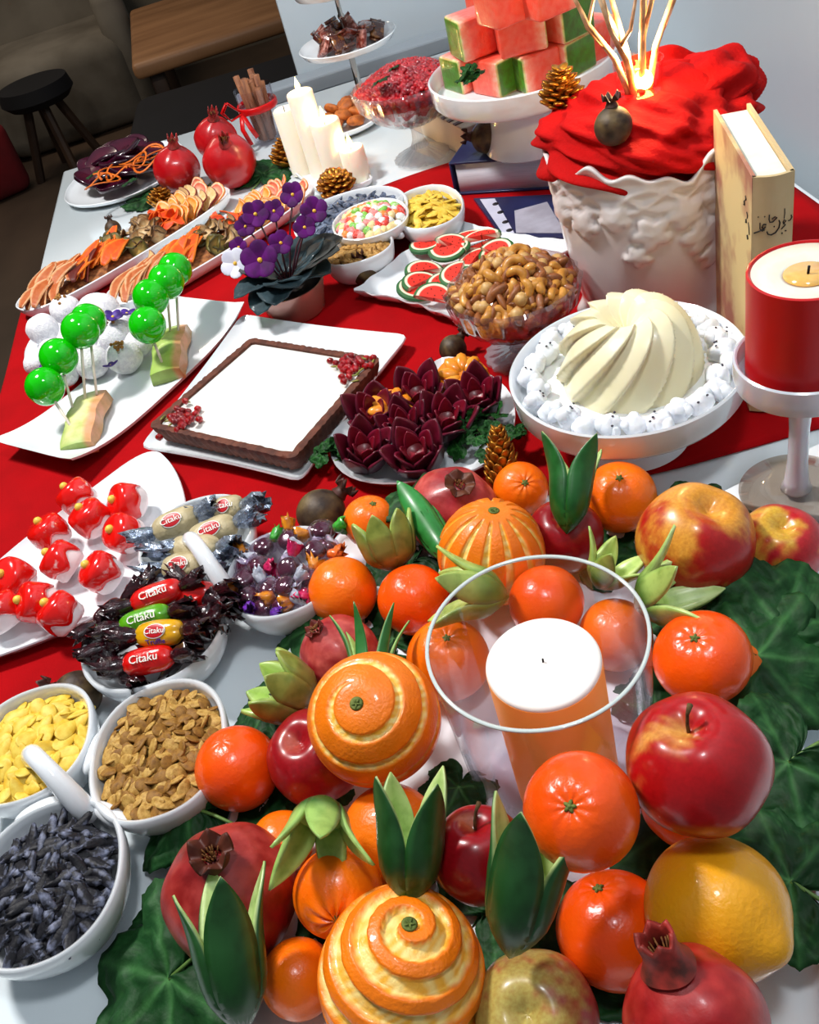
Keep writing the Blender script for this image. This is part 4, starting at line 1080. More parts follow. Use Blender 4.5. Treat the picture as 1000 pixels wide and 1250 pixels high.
obj('crust', crust, M('chocolate_crust', '#6a3826', '#4a2418', rough=.75, ns=90, bump=1.0, bs=260), t, sharp=60)
obj('filling', loft([tring(.93, .015), tring(.93, .0205), tring(.3, .0210)]), M('cream_filling', '#e9e8e2', rough=.25, sss=.2, sr=(1, .9, .8), coat=.2), t, sharp=60)
ar_m = M('aril', '#b3060e', '#7a040a', rough=.12, coat=.8, ns=60, sss=.1)
pis = M('pistachio_sliver', '#9a8a3a', '#5d6b22', rough=.5, ns=200)
for cxy, sd in ((np.array(at(222, 512, .034)[:2]) - tcc, 1), (np.array(at(432, 448, .034)[:2]) - tcc, 2)):
    rs = np.random.default_rng(sd)
    gs = [sphere(.0038, 8, 6, lambda T, P_: 1 + .1 * np.cos(4 * P_)).x((cxy[0] + rs.normal(0, .009), cxy[1] + rs.normal(0, .011), .0235 + abs(rs.normal(0, .003)))) for _ in range(46)]
    obj('pomegranate_seeds', join(gs), ar_m, t)['kind'] = 'stuff'
    gs = [sphere(1, 6, 5).x(sc=(.005, .0012, .0010)).x((cxy[0] + rs.normal(0, .012), cxy[1] + rs.normal(0, .014), .0255), rot=(0, 0, rs.uniform(0, 3))) for _ in range(14)]
    obj('pistachio_slivers', join(gs), pis, t)['kind'] = 'stuff'

# ---------------------------------------------------------------- beetroot roses
bo = np.array([at(x, y, .016)[:2] for x, y in ((398, 540), (412, 580), (458, 597), (530, 590), (590, 578), (628, 540), (632, 495), (612, 468), (575, 448), (545, 436), (515, 458), (470, 490), (430, 510))])
tag(obj('leaf_plate', odish(bo, .014, .78, .003, k=2), porc, loc=(0, 0, .0055), sharp=50), 'white wavy-edged plate under the beetroot roses', 'plate')
BT = dict(c_out='#30081a', c_in='#5c0a1c', c_edge='#741030', cut=.42, opening=.26, curl=.4, thick=.25, cat='beetroot', sharp=1.0)
for i, (x, y, R, lab) in enumerate(((462, 520, .0245, 'dark beetroot cut into a rose, second row left, beside the tart plate'), (447, 566, .0220, 'purple beetroot rose at the front left of the leaf shaped plate'),
                                    (515, 566, .0250, 'red beetroot rose at the front, just behind the pink-red pomegranate'), (515, 495, .0235, 'beetroot rose at the back beside the orange slices'),
                                    (545, 528, .0230, 'beetroot rose beside the parsley'), (586, 500, .0225, 'dark beetroot rose at the back right in front of the nut bowl foot'), (498, 535, .020, 'small purple beetroot rose in the middle of the plate'))):
    b = at(x, y, .0115)
    t = tulip('beetroot_rose', b, b + np.array([.006 * math.sin(i * 2), -.014, .040]), R, lab, 5, i * .5, **{**BT, 'seed': i})
    bb, ps_ = tulip_parts(.037, R * .66, 4, **{k: v for k, v in {**BT, 'seed': i + .5, 'opening': .22, 'c_in': '#7c0c20', 'c_out': '#440820'}.items() if k != 'cat'})
    for p in ps_: obj('petal', p.x((0, 0, .004)), m_veg, t)
    b3, p3 = tulip_parts(.036, R * .42, 4, **{k: v for k, v in {**BT, 'seed': i + .2, 'opening': .12, 'c_in': '#8c1024', 'c_out': '#6a0c22', 'cut': .6}.items() if k != 'cat'})
    obj('heart', join([b3] + p3).x((0, 0, .003)), m_veg, t)
def parsley(cx, cy, z, r, n, seed, label):
    t = thing('parsley', label, 'herb', at(cx, cy, z)); rs = np.random.default_rng(seed)
    g0 = vine_leaf(.016, seed, .15); g0.C = np.clip(g0.C * np.array([.7, 1.1, .6]), 0, 1)
    me = mesh('leaflet', g0, leafm)
    for k in range(n):
        a = rs.uniform(0, 2 * PI); q = r * math.sqrt(rs.random())
        obj('leaflet', me, leafm, t, loc=(q * math.cos(a), q * math.sin(a), .006 + .012 * rs.random()), rot=(rs.normal(0, .5), rs.normal(0, .5), rs.uniform(0, 6)), sc=rs.uniform(.6, 1.0))
    for k in range(3):
        obj('stalk', tube([(0, 0, .003), (r * .6 * math.cos(k * 2), r * .6 * math.sin(k * 2), .008)], .001, 6), MATS['stalk_green'], t)
parsley(598, 540, .014, .030, 16, 1, 'bunch of parsley between the beetroot roses and the gold pine cone')
parsley(418, 562, .012, .018, 8, 2, 'sprig of parsley at the left end of the beetroot plate')
parsley(572, 103, .168, .016, 7, 3, 'green mint sprig at the left rim of the watermelon stand')
m_or = M('orange_flesh', '#f0860c', '#f6a63a', rough=.3, ns=80, coat=.4, sss=.1); m_orp = M('orange_rind', '#ec7a06', '#f08c14', rough=.4, ns=50, bump=.4, bs=400)
for i, (x, y, r) in enumerate(((565, 466, .028), (478, 505, .026))):
    t = thing('orange_half', ('halved orange lying behind the beetroot roses', 'orange piece between the tart plate and the beetroot roses')[i], 'orange', at(x, y, .022), zrot((.1, -.5, .9), i))
    obj('rind', sphere(r, 32, 16).x(sc=(1, 1, .55)), m_orp, t)
    for k in range(9):
        a = k * 2 * PI / 9
        obj('segment', sphere(1, 10, 6).x(sc=(r * .40, r * .24, r * .14)).x((r * .5, 0, r * .50)).x(rot=(0, 0, a)), m_or, t)

# ---------------------------------------------------------------- pine cones
def cone_g(L, R, rows, per, open_, seed=0):
    gs = []; N = rows * per; rs = np.random.default_rng(seed)
    for i in range(N):
        s = (i + .5) / N; a = i * 2.39996; z = L * (s - .5)
        pr = R * (math.sin(min(1, s / .28) * PI / 2) if s < .28 else (1 - ((s - .28) / .74) ** 1.7)) + R * .10
        sc_ = R * (.62 - .22 * s) * rs.uniform(.9, 1.1)
        g = sphere(1, 8, 6).x(sc=(sc_ * .9, sc_ * .62, sc_ * .22)).x((sc_ * .25, 0, 0)).x(rot=(0, -open_, 0)).x((pr * .72, 0, z)).x(rot=(0, 0, a)); gs.append(g)
    gs.append(sphere(1, 10, 8).x(sc=(R * .6, R * .6, L * .5)))
    return join(gs)
def cone(loc, ax, L, R, label, open_=.5, rows=9, per=7, seed=0):
    t = thing('pine_cone', label, 'pine cone', loc, zrot(ax, seed)); obj('scales', cone_g(L, R, rows, per, open_, seed), gold, t)
    obj('stub', tube([(0, 0, -L * .5 - .004), (0, 0, -L * .4)], .002, 6), m_stem, t)
    return t
cone(at(613, 568, .034), (.12, .35, .8), .062, .0155, 'slender gold pine cone standing behind the small mandarin', 1.15, 12, 7, 1)
cone(at(197, 243, .019), (.3, .2, 1), .030, .019, 'gold pine cone between the pomegranates and the dried apple slices', .5, 7, 7, 2)
cone(at(349, 187, .028), (.1, .1, 1), .042, .021, 'gold pine cone at the back of the narrow candle tray', .5, 8, 7, 3)
cone(at(409, 223, .024), (0, -.35, 1), .030, .022, 'brown pine cone in front of the shortest white candle', .35, 7, 8, 4)
NC = (.320, .861, .178); NR = (.099, .099, .048)
cone(on_ball(NC, NR, 688, 122) + np.array([-.002, -.004, .012]), (.05, -.1, 1), .040, .017, 'gold pine cone on the red net at the watermelon stand rim', .45, 9, 7, 5)

# ---------------------------------------------------------------- dried little pomegranates
def dried(loc, r, ax, label, sd, c='#4b3826', c2='#33241a'):
    return pomegranate('dried_pomegranate', loc, r, ax, label, sd, c1=c, c2='#6f5a34', ch=r * .62, cr=r * .34, flare=.9, mat=M('dried_skin', vcol=True, rough=.55, c2='#7a5a48', ns=70, bump=.6, bs=120), crown='#3a2416', stamens=False, res=(32, 22))
dried(at(392, 627, .023), .022, (.75, .25, .35), 'dried brown pomegranate on the cloth behind the sweets dish', 1)
dried(at(95, 848, .020), .019, (-.8, .3, .3), 'dried brown pomegranate between the yellow seeds and the dark sweets', 2)
dried(at(138, 279, .015), .0125, (0, .3, 1), 'tiny dried pomegranate on the white table left of the dried fruit', 3)
dried(at(446, 333, .018), .0165, (-.1, .35, 1), 'dried pomegranate beside the violet plant and the wavy plate', 4)
dried(at(553, 426, .016), .0145, (.7, .3, .5), 'dried pomegranate on the cloth left of the nut bowl foot', 5)
dried(at(594, 168, .071), .020, (-.8, .3, .2), 'dried pomegranate on the navy book under the watermelon stand', 6)
dried(on_ball(NC, NR, 747, 165) + np.array([0, -.006, .010]), .0165, (.05, .1, 1), 'dark brown dried pomegranate resting on the red net', 7)
# ---------------------------------------------------------------- African violet
vx, vy = -.057, 1.060
t = thing('african_violet', 'African violet with purple flowers in a copper coloured pot', 'plant', (vx, vy, .0045))
obj('pot', lathe([(.001, 0), (.034, 0), (.0355, .002), (.0435, .036), (.0435, .038), (.0415, .038), (.038, .020), (.001, .018)], 48), M('copper_pot', '#b98a80', '#a87468', rough=.25, metal=.35, coat=.4, ns=8), t, sharp=50)
obj('soil', lathe([(.001, .019), (.038, .019), (.039, .030), (.001, .032)], 32), M('soil', '#1c1310', '#0f0a08', rough=.95, ns=200, bump=1), t)
lm = M('violet_leaf', '#34484f', '#24353b', rough=.6, spec=.25, ns=90, bump=.6, bs=160, coat=.15, stretch=(1, 1, 1)); lmd = M('violet_leaf_dark', '#3a3f3c', '#2a2624', rough=.5, ns=60, bump=.6, bs=160)
def vleaf(l, w, cup):
    n = 12; V = []; F = []
    for i in range(n + 1):
        s = i / n; ww = w * math.sin(PI * s ** 1.05) ** .42 if 0 < s < 1 else 0.0005
        for j in range(7):
            u = j / 6 * 2 - 1; V.append((s * l, u * ww, -cup * l * s * s + .22 * ww * u * u + .004 * math.sin(s * 18) * abs(u) * .2))
    for i in range(n):
        for j in range(6): F.append((i * 7 + j, (i + 1) * 7 + j, (i + 1) * 7 + j + 1, i * 7 + j + 1))
    return G(V, F)
for k, (a, l, w, el, cup, mt) in enumerate(((200, .064, .017, .5, .9, lm), (228, .062, .019, .2, .9, lm), (252, .058, .021, .35, .8, lm), (282, .054, .026, .55, .7, lm), (308, .045, .023, .6, .7, lm), (345, .078, .024, .5, .35, lmd), (10, .085, .022, .45, .35, lmd),
                                         (35, .070, .022, .5, .3, lm), (70, .055, .020, .5, .4, lm), (110, .05, .020, .5, .4, lmd), (150, .058, .020, .6, .5, lm), (330, .060, .020, .25, .4, lm), (180, .054, .018, .8, .5, lmd))):
    o = obj('leaf', vleaf(l * .84, w * 1.25, cup * .5), mt, t, loc=(.010 * math.cos(math.radians(a)), .010 * math.sin(math.radians(a)), .048), rot=Euler((0, -el, math.radians(a))).to_matrix().to_4x4())
    md = o.modifiers.new('thick', 'SOLIDIFY'); md.thickness = .0012
pv = M('purple_petal', '#5a0768', '#3a0544', rough=.65, ns=70, spec=.2); wv = M('pale_petal', '#dcdcea', '#c4c4d8', rough=.5, ns=50)
def vpos(x, y, z): return np.array(at(x, y, z)) - (vx, vy, .0045)
for i, (x, y, z, r, mt) in enumerate(((318, 318, .098, .0200, pv), (312, 262, .120, .0150, pv), (335, 258, .118, .0125, pv), (358, 238, .128, .0140, pv), (384, 258, .110, .0150, pv), (343, 297, .105, .0130, pv), (292, 302, .092, .0110, pv), (288, 322, .080, .0165, wv), (372, 278, .100, .0125, pv), (300, 277, .105, .012, pv))):
    p = vpos(x, y, z); ax = np.array([-.15 + .25 * math.sin(i * 1.7), -.75, .65]); R = zrot(ax, i)
    mt_ = mt
    gp = []
    for k in range(5):
        a = k * 2 * PI / 5
        gp.append(sphere(1, 14, 8).x(sc=(r * .60, r * .60, r * .10)).x((r * .58, 0, 0)).x(rot=(0, -.28, a)))
    f = obj('flower', join(gp), mt_, t, loc=p, rot=R, label='pale whitish violet flower' if mt is wv else None)
    obj('centre', sphere(r * .16, 8, 6).x((0, 0, r * .10)), M('flower_eye', '#e8b43a', rough=.5), f)
    obj('flower_stalk', tube([(0, 0, .03), tuple(p * .6 + np.array((0, 0, .02))), tuple(p)], .0012, 6), M('purple_stalk', '#4a2430', rough=.5), t)

# ---------------------------------------------------------------- wavy plate with watermelon cookies
def quad_plate(px, z, wave, n=14):
    P = [at(x, y, z)[:2] for x, y in px]; out = []; c = np.mean(P, 0)
    for i in range(4):
        p, q = P[i], P[(i + 1) % 4]
        for s in np.linspace(0, 1, n, endpoint=False):
            w_ = p + (q - p) * s; out.append(w_ + (c - w_) * (.10 * math.sin(s * PI) + wave * math.sin(s * PI * 8 + i)))
    return np.array(out)
wo = quad_plate(((430, 360), (572, 402), (712, 300), (540, 268)), .014, .02)
tag(obj('wavy_plate', odish(wo, .014, .80, .003, zf=lambda q: .0015 * np.sin(q[:, 0] * 160) * np.cos(q[:, 1] * 150), k=1), porc, loc=(0, 0, .0050), sharp=50), 'white plate with a rippled torn-looking edge under the watermelon cookies', 'plate')
def wm_slice(r, th):
    n = 20; a = np.linspace(-PI / 2, PI / 2, n); rings = []; C = []
    g = []
    prof = [(.02, 0, '#e0301f'), (.70, 0, '#e0301f'), (.76, 0, '#f3e6c8'), (.84, 0, '#f3e6c8'), (.88, 0, '#2f6a34'), (1.0, .25, '#235a2a'), (1.0, .75, '#235a2a'), (.88, 1, '#2f6a34'), (.84, 1, '#f3e6c8'), (.76, 1, '#f3e6c8'), (.70, 1, '#e0301f'), (.02, 1, '#e0301f')]
    V = []; Cc = []; F = []
    for q, s, c in prof:
        for x in a: V.append((r * q * math.cos(x), r * q * math.sin(x), th * s)); Cc.append(L3(c))
    m_ = len(prof)
    for i in range(m_ - 1):
        for j in range(n - 1): F.append((i * n + j, i * n + j + 1, (i + 1) * n + j + 1, (i + 1) * n + j))
    F.append(tuple(i * n for i in range(m_))); F.append(tuple(i * n + n - 1 for i in range(m_ - 1, -1, -1)))
    V = np.array(V); V[:, 0] -= r * .4
    return G(V, F, np.array(Cc))
wme = mesh('wc', wm_slice(.024, .0065), vcm, sharp=45)
sdm = M('seed_brown', '#3a1410', rough=.5)
sde = mesh('sds', join([sphere(.0007, 5, 4).x((-.006 + .008 * q, .007 * w_, .0067)) for q, w_ in ((0, 0), (1, .8), (1, -.8), (.2, 1.2), (.2, -1.2))]), sdm)
WL = ['lowest on the left, nearest the plate corner', 'upper left, overlapping the lowest left one', 'in the middle of the heap with its rind turned away', 'middle front, standing nearly upright', 'second from the upper left', 'behind the middle one',
      'at the front edge between the left one and the nut bowl', 'half hidden in the back row', 'long one at the back with its rind forward', 'low one beneath the left pair', 'back row, second from the far rim', 'farthest back, nearest the planter', 'touching the nuts at the upper left of the bowl', 'front edge, partly behind the crystal bowl', 'centre one under two others', 'back right one above the crystal bowl', 'right one mostly behind the nuts']
WC = [(500, 358, 200), (515, 330, 95), (548, 312, 260), (552, 338, 150), (520, 305, 240), (545, 300, 80), (532, 360, 60), (556, 298, 40), (590, 302, 80), (508, 345, 120), (570, 292, 90), (590, 290, 70), (575, 320, 140), (560, 365, 200), (540, 345, 110), (612, 305, 30), (600, 318, 180)]
for i, (x, y, a) in enumerate(WC):
    o = thing('watermelon_cookie', 'watermelon slice cookie, ' + WL[i], 'cookie', at(x, y, .016 + .0035 * (i % 4)), (rng.normal(0, .22), rng.normal(0, .22), math.radians(a)), 'watermelon cookies')
    obj('cookie', wme, vcm, o); obj('seeds', sde, sdm, o)['kind'] = 'stuff'

# ---------------------------------------------------------------- nut bowl
def footed(name, label, cx, cy, h, r, rf, mat, flute=20, depth=.045, zb=.0045):
    t = thing(name, label, 'bowl', (cx, cy, zb))
    n = flute * 6
    def fl(rr, z, amp): return ring(rr, rr, z, n, 2, amp, flute)
    b0 = h - depth
    prof = [(.012, b0 - .002), (.03 * r / .068, b0 + .002), (r * .72, b0 + depth * .28), (r * .93, b0 + depth * .62), (r, h)]
    outer = [fl(q, z, .025) for q, z in prof]; inner = [fl(q - .003, z + .003, .012) for q, z in prof[::-1]]
    obj('bowl', loft(outer + [fl(r - .001, h + .001, .02)] + inner[0:]), mat, t, sharp=25)
    obj('stem', loft([fl(q, z, .03) for q, z in ((.011, b0), (.0075, b0 * .75), (.009, b0 * .5), (.014, b0 * .3))]), mat, t, sharp=25)
    obj('foot', loft([fl(q, z, .03) for q, z in ((.014, b0 * .3), (rf * .7, b0 * .16), (rf, .003), (rf, 0), (.005, 0.0005))]), mat, t, sharp=25)
    return t
crys_p = glass_mat('crystal_pinkish', (.90, .84, .86), .10, .7, .05, 1.8, .10, '#f0dfe6')
footed('crystal_bowl', 'cut crystal footed bowl filled with mixed roasted nuts', .163, .822, .080, .068, .040, crys_p, 18, .052)
nutm = M('almond_skin', '#9a5a2a', '#74401c', rough=.5, ns=160, coat=.2); cashm = M('cashew', '#d79a44', '#b87a2c', rough=.4, ns=110, coat=.25); hazm = M('hazelnut', '#d8b070', '#b48448', rough=.45, ns=120, coat=.2)
def cashew():
    P = [(.0085 * math.cos(a), .0085 * math.sin(a), 0) for a in np.linspace(-.3, 3.3, 12)]
    return tube(P, [.0015, .0036, .0045, .0048, .0048, .0047, .0046, .0046, .0045, .0043, .0034, .0012], 10)
ps = [single('almond', sphere(1, 12, 10, lambda T, P_: 1 - .18 * np.cos(T)).x(sc=(.0052, .0035, .0105)).x(rot=(0, PI / 2, 0)), nutm, 'brown roasted almond in the crystal nut bowl', 'nut', 'roasted almonds'),
      single('cashew', cashew(), cashm, 'golden curved cashew in the crystal nut bowl', 'nut', 'roasted cashews'),
      single('hazelnut', sphere(.0066, 12, 10, lambda T, P_: 1 + .12 * np.exp(-(T / .4) ** 2)), hazm, 'round pale hazelnut in the crystal nut bowl', 'nut', 'roasted hazelnuts')]
heap(ps, (.163, .822), .0575, .0575, .080, .026, 150, 0, 0, 31, 'mixed_nuts', 'mixed nuts filling the lower part of the crystal bowl', 'nuts', tilt=.8, weights=[.42, .42, .16], fill=160, lift=.004)
# nuts down inside the bowl
gs = []; rs = np.random.default_rng(9)
for i in range(190):
    a = rs.uniform(0, 2 * PI); z = rs.uniform(.046, .080); rr_ = (.026 + (z - .040) * .78)
    gs.append(sphere(1, 8, 6).x(sc=(.0065, .0045, .0095)).x((rr_ * math.cos(a), rr_ * math.sin(a), z), rot=(rs.uniform(0, 3), rs.uniform(0, 3), 0)))
tag(obj('mixed_nuts', join(gs), cashm, loc=(.163, .822, 0)), 'mixed nuts seen through the side of the crystal bowl', 'nuts', kind='stuff')

# ---------------------------------------------------------------- aril bowl at the back
ax_, ay_ = .180, 1.415
footed('crystal_bowl', 'large cut glass footed bowl heaped with red pomegranate seeds', ax_, ay_, .112, .081, .042, glass_mat('crystal_clear', (.94, .94, .95), .08, .7, .05, 1.8, .07), 22, .058)
def aril_heap():
    gs = []; base = sphere(1, 8, 6, lambda T, P_: 1 + .12 * np.cos(4 * P_))
    P, rs = spread(620, .073, .073, 41, 2.0, 6)
    for x, y in P:
        r2 = (x * x + y * y) / .073 ** 2
        gs.append(base.x(sc=(.0042, .0042, .0052)).x((x, y, .110 + .028 * (1 - r2)), rot=(rs.uniform(0, 3), rs.uniform(0, 3), 0)))
    for i in range(330):
        a = rs.uniform(0, 2 * PI); z = rs.uniform(.068, .110); rr_ = (.030 + (z - .060) * .84)
        gs.append(base.x(sc=(.0045, .0045, .0058)).x((rr_ * math.cos(a), rr_ * math.sin(a), z), rot=(rs.uniform(0, 3), rs.uniform(0, 3), 0)))
    gs.append(loft([ring(q, q, z, 24) for q, z in ((.02, .060), (.045, .078), (.062, .096), (.070, .108), (.05, .120), (.02, .131), (.001, .132))]))
    return join(gs)
tag(obj('pomegranate_seeds', aril_heap(), M('aril_bright', '#c50f18', '#8a0810', rough=.14, coat=.8, ns=70, sss=.1), loc=(ax_, ay_, 0)), 'heap of shiny red pomegranate seeds in the glass footed bowl', 'seeds', kind='stuff')
for x, y, s_, lab in ((463, 98, .016, 'large mint leaf lying on the heaped pomegranate seeds'), (480, 82, .011, 'smaller mint leaf behind the large one on the pomegranate seeds')):
    o = obj('mint_leaf', vine_leaf(s_, 5, .2), leafm, loc=at(x, y, .142), rot=(-.3, .1, 1.0)); tag(o, lab, 'leaf'); o.modifiers.new('thick', 'SOLIDIFY').thickness = .0006

# ---------------------------------------------------------------- cake stand with swirled dessert
kx, ky = .210, .640
t = thing('cake_stand', 'white footed cake stand carrying the swirled cream dessert', 'cake stand', (kx, ky, .0045))
obj('plate', lathe([(.001, .048), (.030, .048), (.080, .050), (.094, .054), (.0965, .058), (.0985, .080), (.0970, .0815), (.0950, .080), (.092, .066), (.088, .0625), (.001, .0615)], 96), porc, t, sharp=50)
obj('foot', lathe([(.048, 0), (.050, .002), (.046, .008), (.026, .022), (.020, .036), (.024, .046), (.034, .0485), (.001, .0485)], 64), porc, t, sharp=50)
def swirl():
    nu, nv = 220, 44; R = .058; H = .064; V = []; F = []
    for i in range(nv + 1):
        s = i / nv                       # outside bottom -> over the top -> down the middle hole
        if s < .72:
            q = s / .72; z = H * math.sin(q * PI / 2) ** .92; rr = R * (1 - .60 * q ** 1.7)
        else:
            q = (s - .72) / .28; z = H * (1 - .30 * q ** 1.3); rr = R * (.40 * (1 - q) ** .8 + .01)
        for j in range(nu):
            a = j / nu * 2 * PI; w = (a * 11 / (2 * PI) - 3.1 * min(s, .9) ** .9) % 1
            saw = (w ** .9) if w < .86 else (1 - w) / .14
            amp = .25 * math.sin(min(1, s / .10) * PI / 2) * (1 - .3 * s) * (1 - sst(.86, 1, s))
            r_ = rr * (1 + amp * (saw - .55)); V.append((r_ * math.cos(a), r_ * math.sin(a), z * (1 + .05 * (saw - .5) * (s > .2))))
    for i in range(nv):
        for j in range(nu):
            j2 = (j + 1) % nu; F.append((i * nu + j, i * nu + j2, (i + 1) * nu + j2, (i + 1) * nu + j))
    return G(V, F)
tag(obj('swirled_dessert', swirl(), M('cream_dessert', '#f3ecc8', '#efe6bd', rough=.30, ns=20, sss=.25, sr=(1, .85, .5), coat=.2), loc=(kx + .004, ky + .004, .068)), 'pale cream moulded dessert with twisted ridges on the cake stand', 'dessert')
tag(obj('cream_layer', lathe([(.001, 0), (.082, 0), (.084, .003), (.080, .005), (.001, .0055)], 64), M('white_cream', '#fafaf8', rough=.5, sss=.2), loc=(kx, ky, .0665)), 'thin white cream layer under the swirled dessert', 'cream')
m_mer = M('meringue', '#eef0f4', '#e0e4ec', rough=.75, ns=120, bump=.8, bs=200, sss=.1); m_sp = M('raisin_speck', '#3a3440', rough=.6)
rs = np.random.default_rng(12)
for i in range(27):
    a = i / 27 * 2 * PI; q = .0800 + .004 * math.sin(i * 2.3); s_ = .0105 * rs.uniform(.85, 1.15)
    t = thing('sugared_nut', 'lumpy white sugar coated nut in the ring around the swirled dessert', 'sweet', (kx + q * math.cos(a), ky + q * math.sin(a), .0805), (rs.normal(0, .3), rs.normal(0, .3), rs.uniform(0, 6)), 'white sugared nuts on the cake stand')
    if i < 6:
        me = mesh('lump', join([sphere(s_, 16, 12, lambda T, P_: 1 + wob(T, P_, i, .14, 4)), sphere(s_ * .62, 12, 8, lambda T, P_: 1 + wob(T, P_, i + 9, .12, 4)).x((s_ * .65, s_ * .3, s_ * .2)), sphere(s_ * .55, 12, 8).x((-s_ * .5, s_ * .55, s_ * .1))]), m_mer)
        globals().setdefault('MER', []).append(me)
    obj('lump', MER[i % 6], m_mer, t)
    if i % 2 == 0: obj('speck', join([sphere(.0012, 6, 4).x((rs.normal(0, .004), rs.normal(0, .004), s_ * .98), sc=(1, 1, .5)) for _ in range(3)]), m_sp, t)
# ---------------------------------------------------------------- dried fruit platters
def slice_disc(r, th, cols, n=20, half=False, wavy=.0):
    """flat cut slice, colour rings from the middle out"""
    a = np.linspace(-PI / 2, PI / 2, n) if half else np.linspace(0, 2 * PI, n, endpoint=False)
    rad_ = [.02] + [c[0] for c in cols]; cl = [cols[0][1]] + [c[1] for c in cols]
    V = []; C = []; F = []
    seq = [(q, 1, c) for q, c in zip(rad_, cl)] + [(1.0, 0, cl[-1])] + [(q, 0, c) for q, c in list(zip(rad_, cl))[::-1]]
    for q, s, c in seq:
        for k, x in enumerate(a):
            V.append((r * q * math.cos(x), r * q * math.sin(x), th * s + wavy * q * q * math.sin(3 * x + 1) + wavy * .8 * q * math.cos(x))); C.append(L3(c))
    m_ = len(seq)
    for i in range(m_ - 1):
        for j in range(n if not half else n - 1):
            j2 = (j + 1) % n; F.append((i * n + j, i * n + j2, (i + 1) * n + j2, (i + 1) * n + j))
    if half: F.append(tuple(i * n for i in range(m_))); F.append(tuple(i * n + n - 1 for i in range(m_ - 1, -1, -1)))
    return G(V, F, C)
vdr = M('dried_fruit', vcol=True, c2='#f0d8b8', ns=150, rough=.5, bump=.6, bs=200)
def strip_slice(l, w, th, c, ce, bend):
    n = 10; V = []; C = []; F = []
    for sd in (1, 0):
        for i in range(n + 1):
            s = i / n; ww = w * math.sin(PI * (s * .86 + .07)) ** .7
            for j in range(5):
                u = j / 4 * 2 - 1; V.append(((s - .5) * l, u * ww + bend * l * math.sin(PI * s), th * sd + .12 * l * math.sin(PI * s) * .5 + .1 * ww * u * u)); C.append(L3(ce if abs(u) > .9 else c))
    m_ = (n + 1) * 5
    for i in range(n):
        for j in range(4):
            a, b, c_, d_ = i * 5 + j, (i + 1) * 5 + j, (i + 1) * 5 + j + 1, i * 5 + j + 1; F += [(a, b, c_, d_), (m_ + a, m_ + d_, m_ + c_, m_ + b)]
        F += [(i * 5, m_ + i * 5, m_ + (i + 1) * 5, (i + 1) * 5), (i * 5 + 4, (i + 1) * 5 + 4, m_ + (i + 1) * 5 + 4, m_ + i * 5 + 4)]
    F += [tuple([j for j in range(5)] + [m_ + j for j in range(4, -1, -1)]), tuple([n * 5 + j for j in range(4, -1, -1)] + [m_ + n * 5 + j for j in range(5)])]
    return G(V, F, C)
kinds = {
    'pear': ('dried_pear_slice', mesh('s', strip_slice(.062, .0085, .0022, '#b8622e', '#eec49a', .10), vdr), 'tan dried pear slice', 'dried fruit'),
    'persimmon': ('dried_persimmon_slice', mesh('s', strip_slice(.056, .010, .0022, '#e2580a', '#f68a24', .06), vdr), 'orange dried persimmon slice', 'dried fruit'),
    'plum': ('dried_plum_slice', mesh('s', strip_slice(.050, .0075, .0022, '#5a1712', '#7a2a1a', .12), vdr), 'dark red dried plum slice', 'dried fruit'),
    'kiwi': ('dried_kiwi_slice', mesh('s', slice_disc(.014, .0018, [(.3, '#c0a860'), (.8, '#6a6228'), (1, '#3f3c1a')], 14, wavy=.003), vdr), 'olive dried kiwi slice', 'dried fruit'),
    'mushroom': ('dried_lime_slice', mesh('s', slice_disc(.012, .0018, [(.45, '#d2bb92'), (.8, '#a8875c'), (1, '#5a432c')], 14, wavy=.004), vdr), 'brown and cream dried lime slice', 'dried fruit'),
    'petal': ('orange_petal', mesh('s', strip_slice(.026, .008, .001, '#e8480c', '#f46a14', .2), vdr), 'bright orange dried petal', 'petal'),
    'orange': ('dried_orange_slice', mesh('s', slice_disc(.0165, .0020, [(.15, '#f8e0a0'), (.8, '#eda01c'), (.88, '#f8e8c0'), (1, '#e07a0a')], 20, wavy=.003), vdr), 'yellow dried orange slice', 'dried fruit'),
    'apple': ('dried_apple_slice', mesh('s', slice_disc(.018, .0022, [(.3, '#f0dfb6'), (.9, '#ecd29c'), (1, '#7a1a1e')], 20, wavy=.003), vdr), 'cream dried apple slice with a dark red edge', 'dried fruit'),
    'grapefruit': ('dried_grapefruit_slice', mesh('s', slice_disc(.019, .0022, [(.15, '#f8e8d0'), (.78, '#e2604a'), (.88, '#f6e6d0'), (1, '#e8924a')], 20, wavy=.002), vdr), 'pink dried grapefruit slice', 'dried fruit'),
}
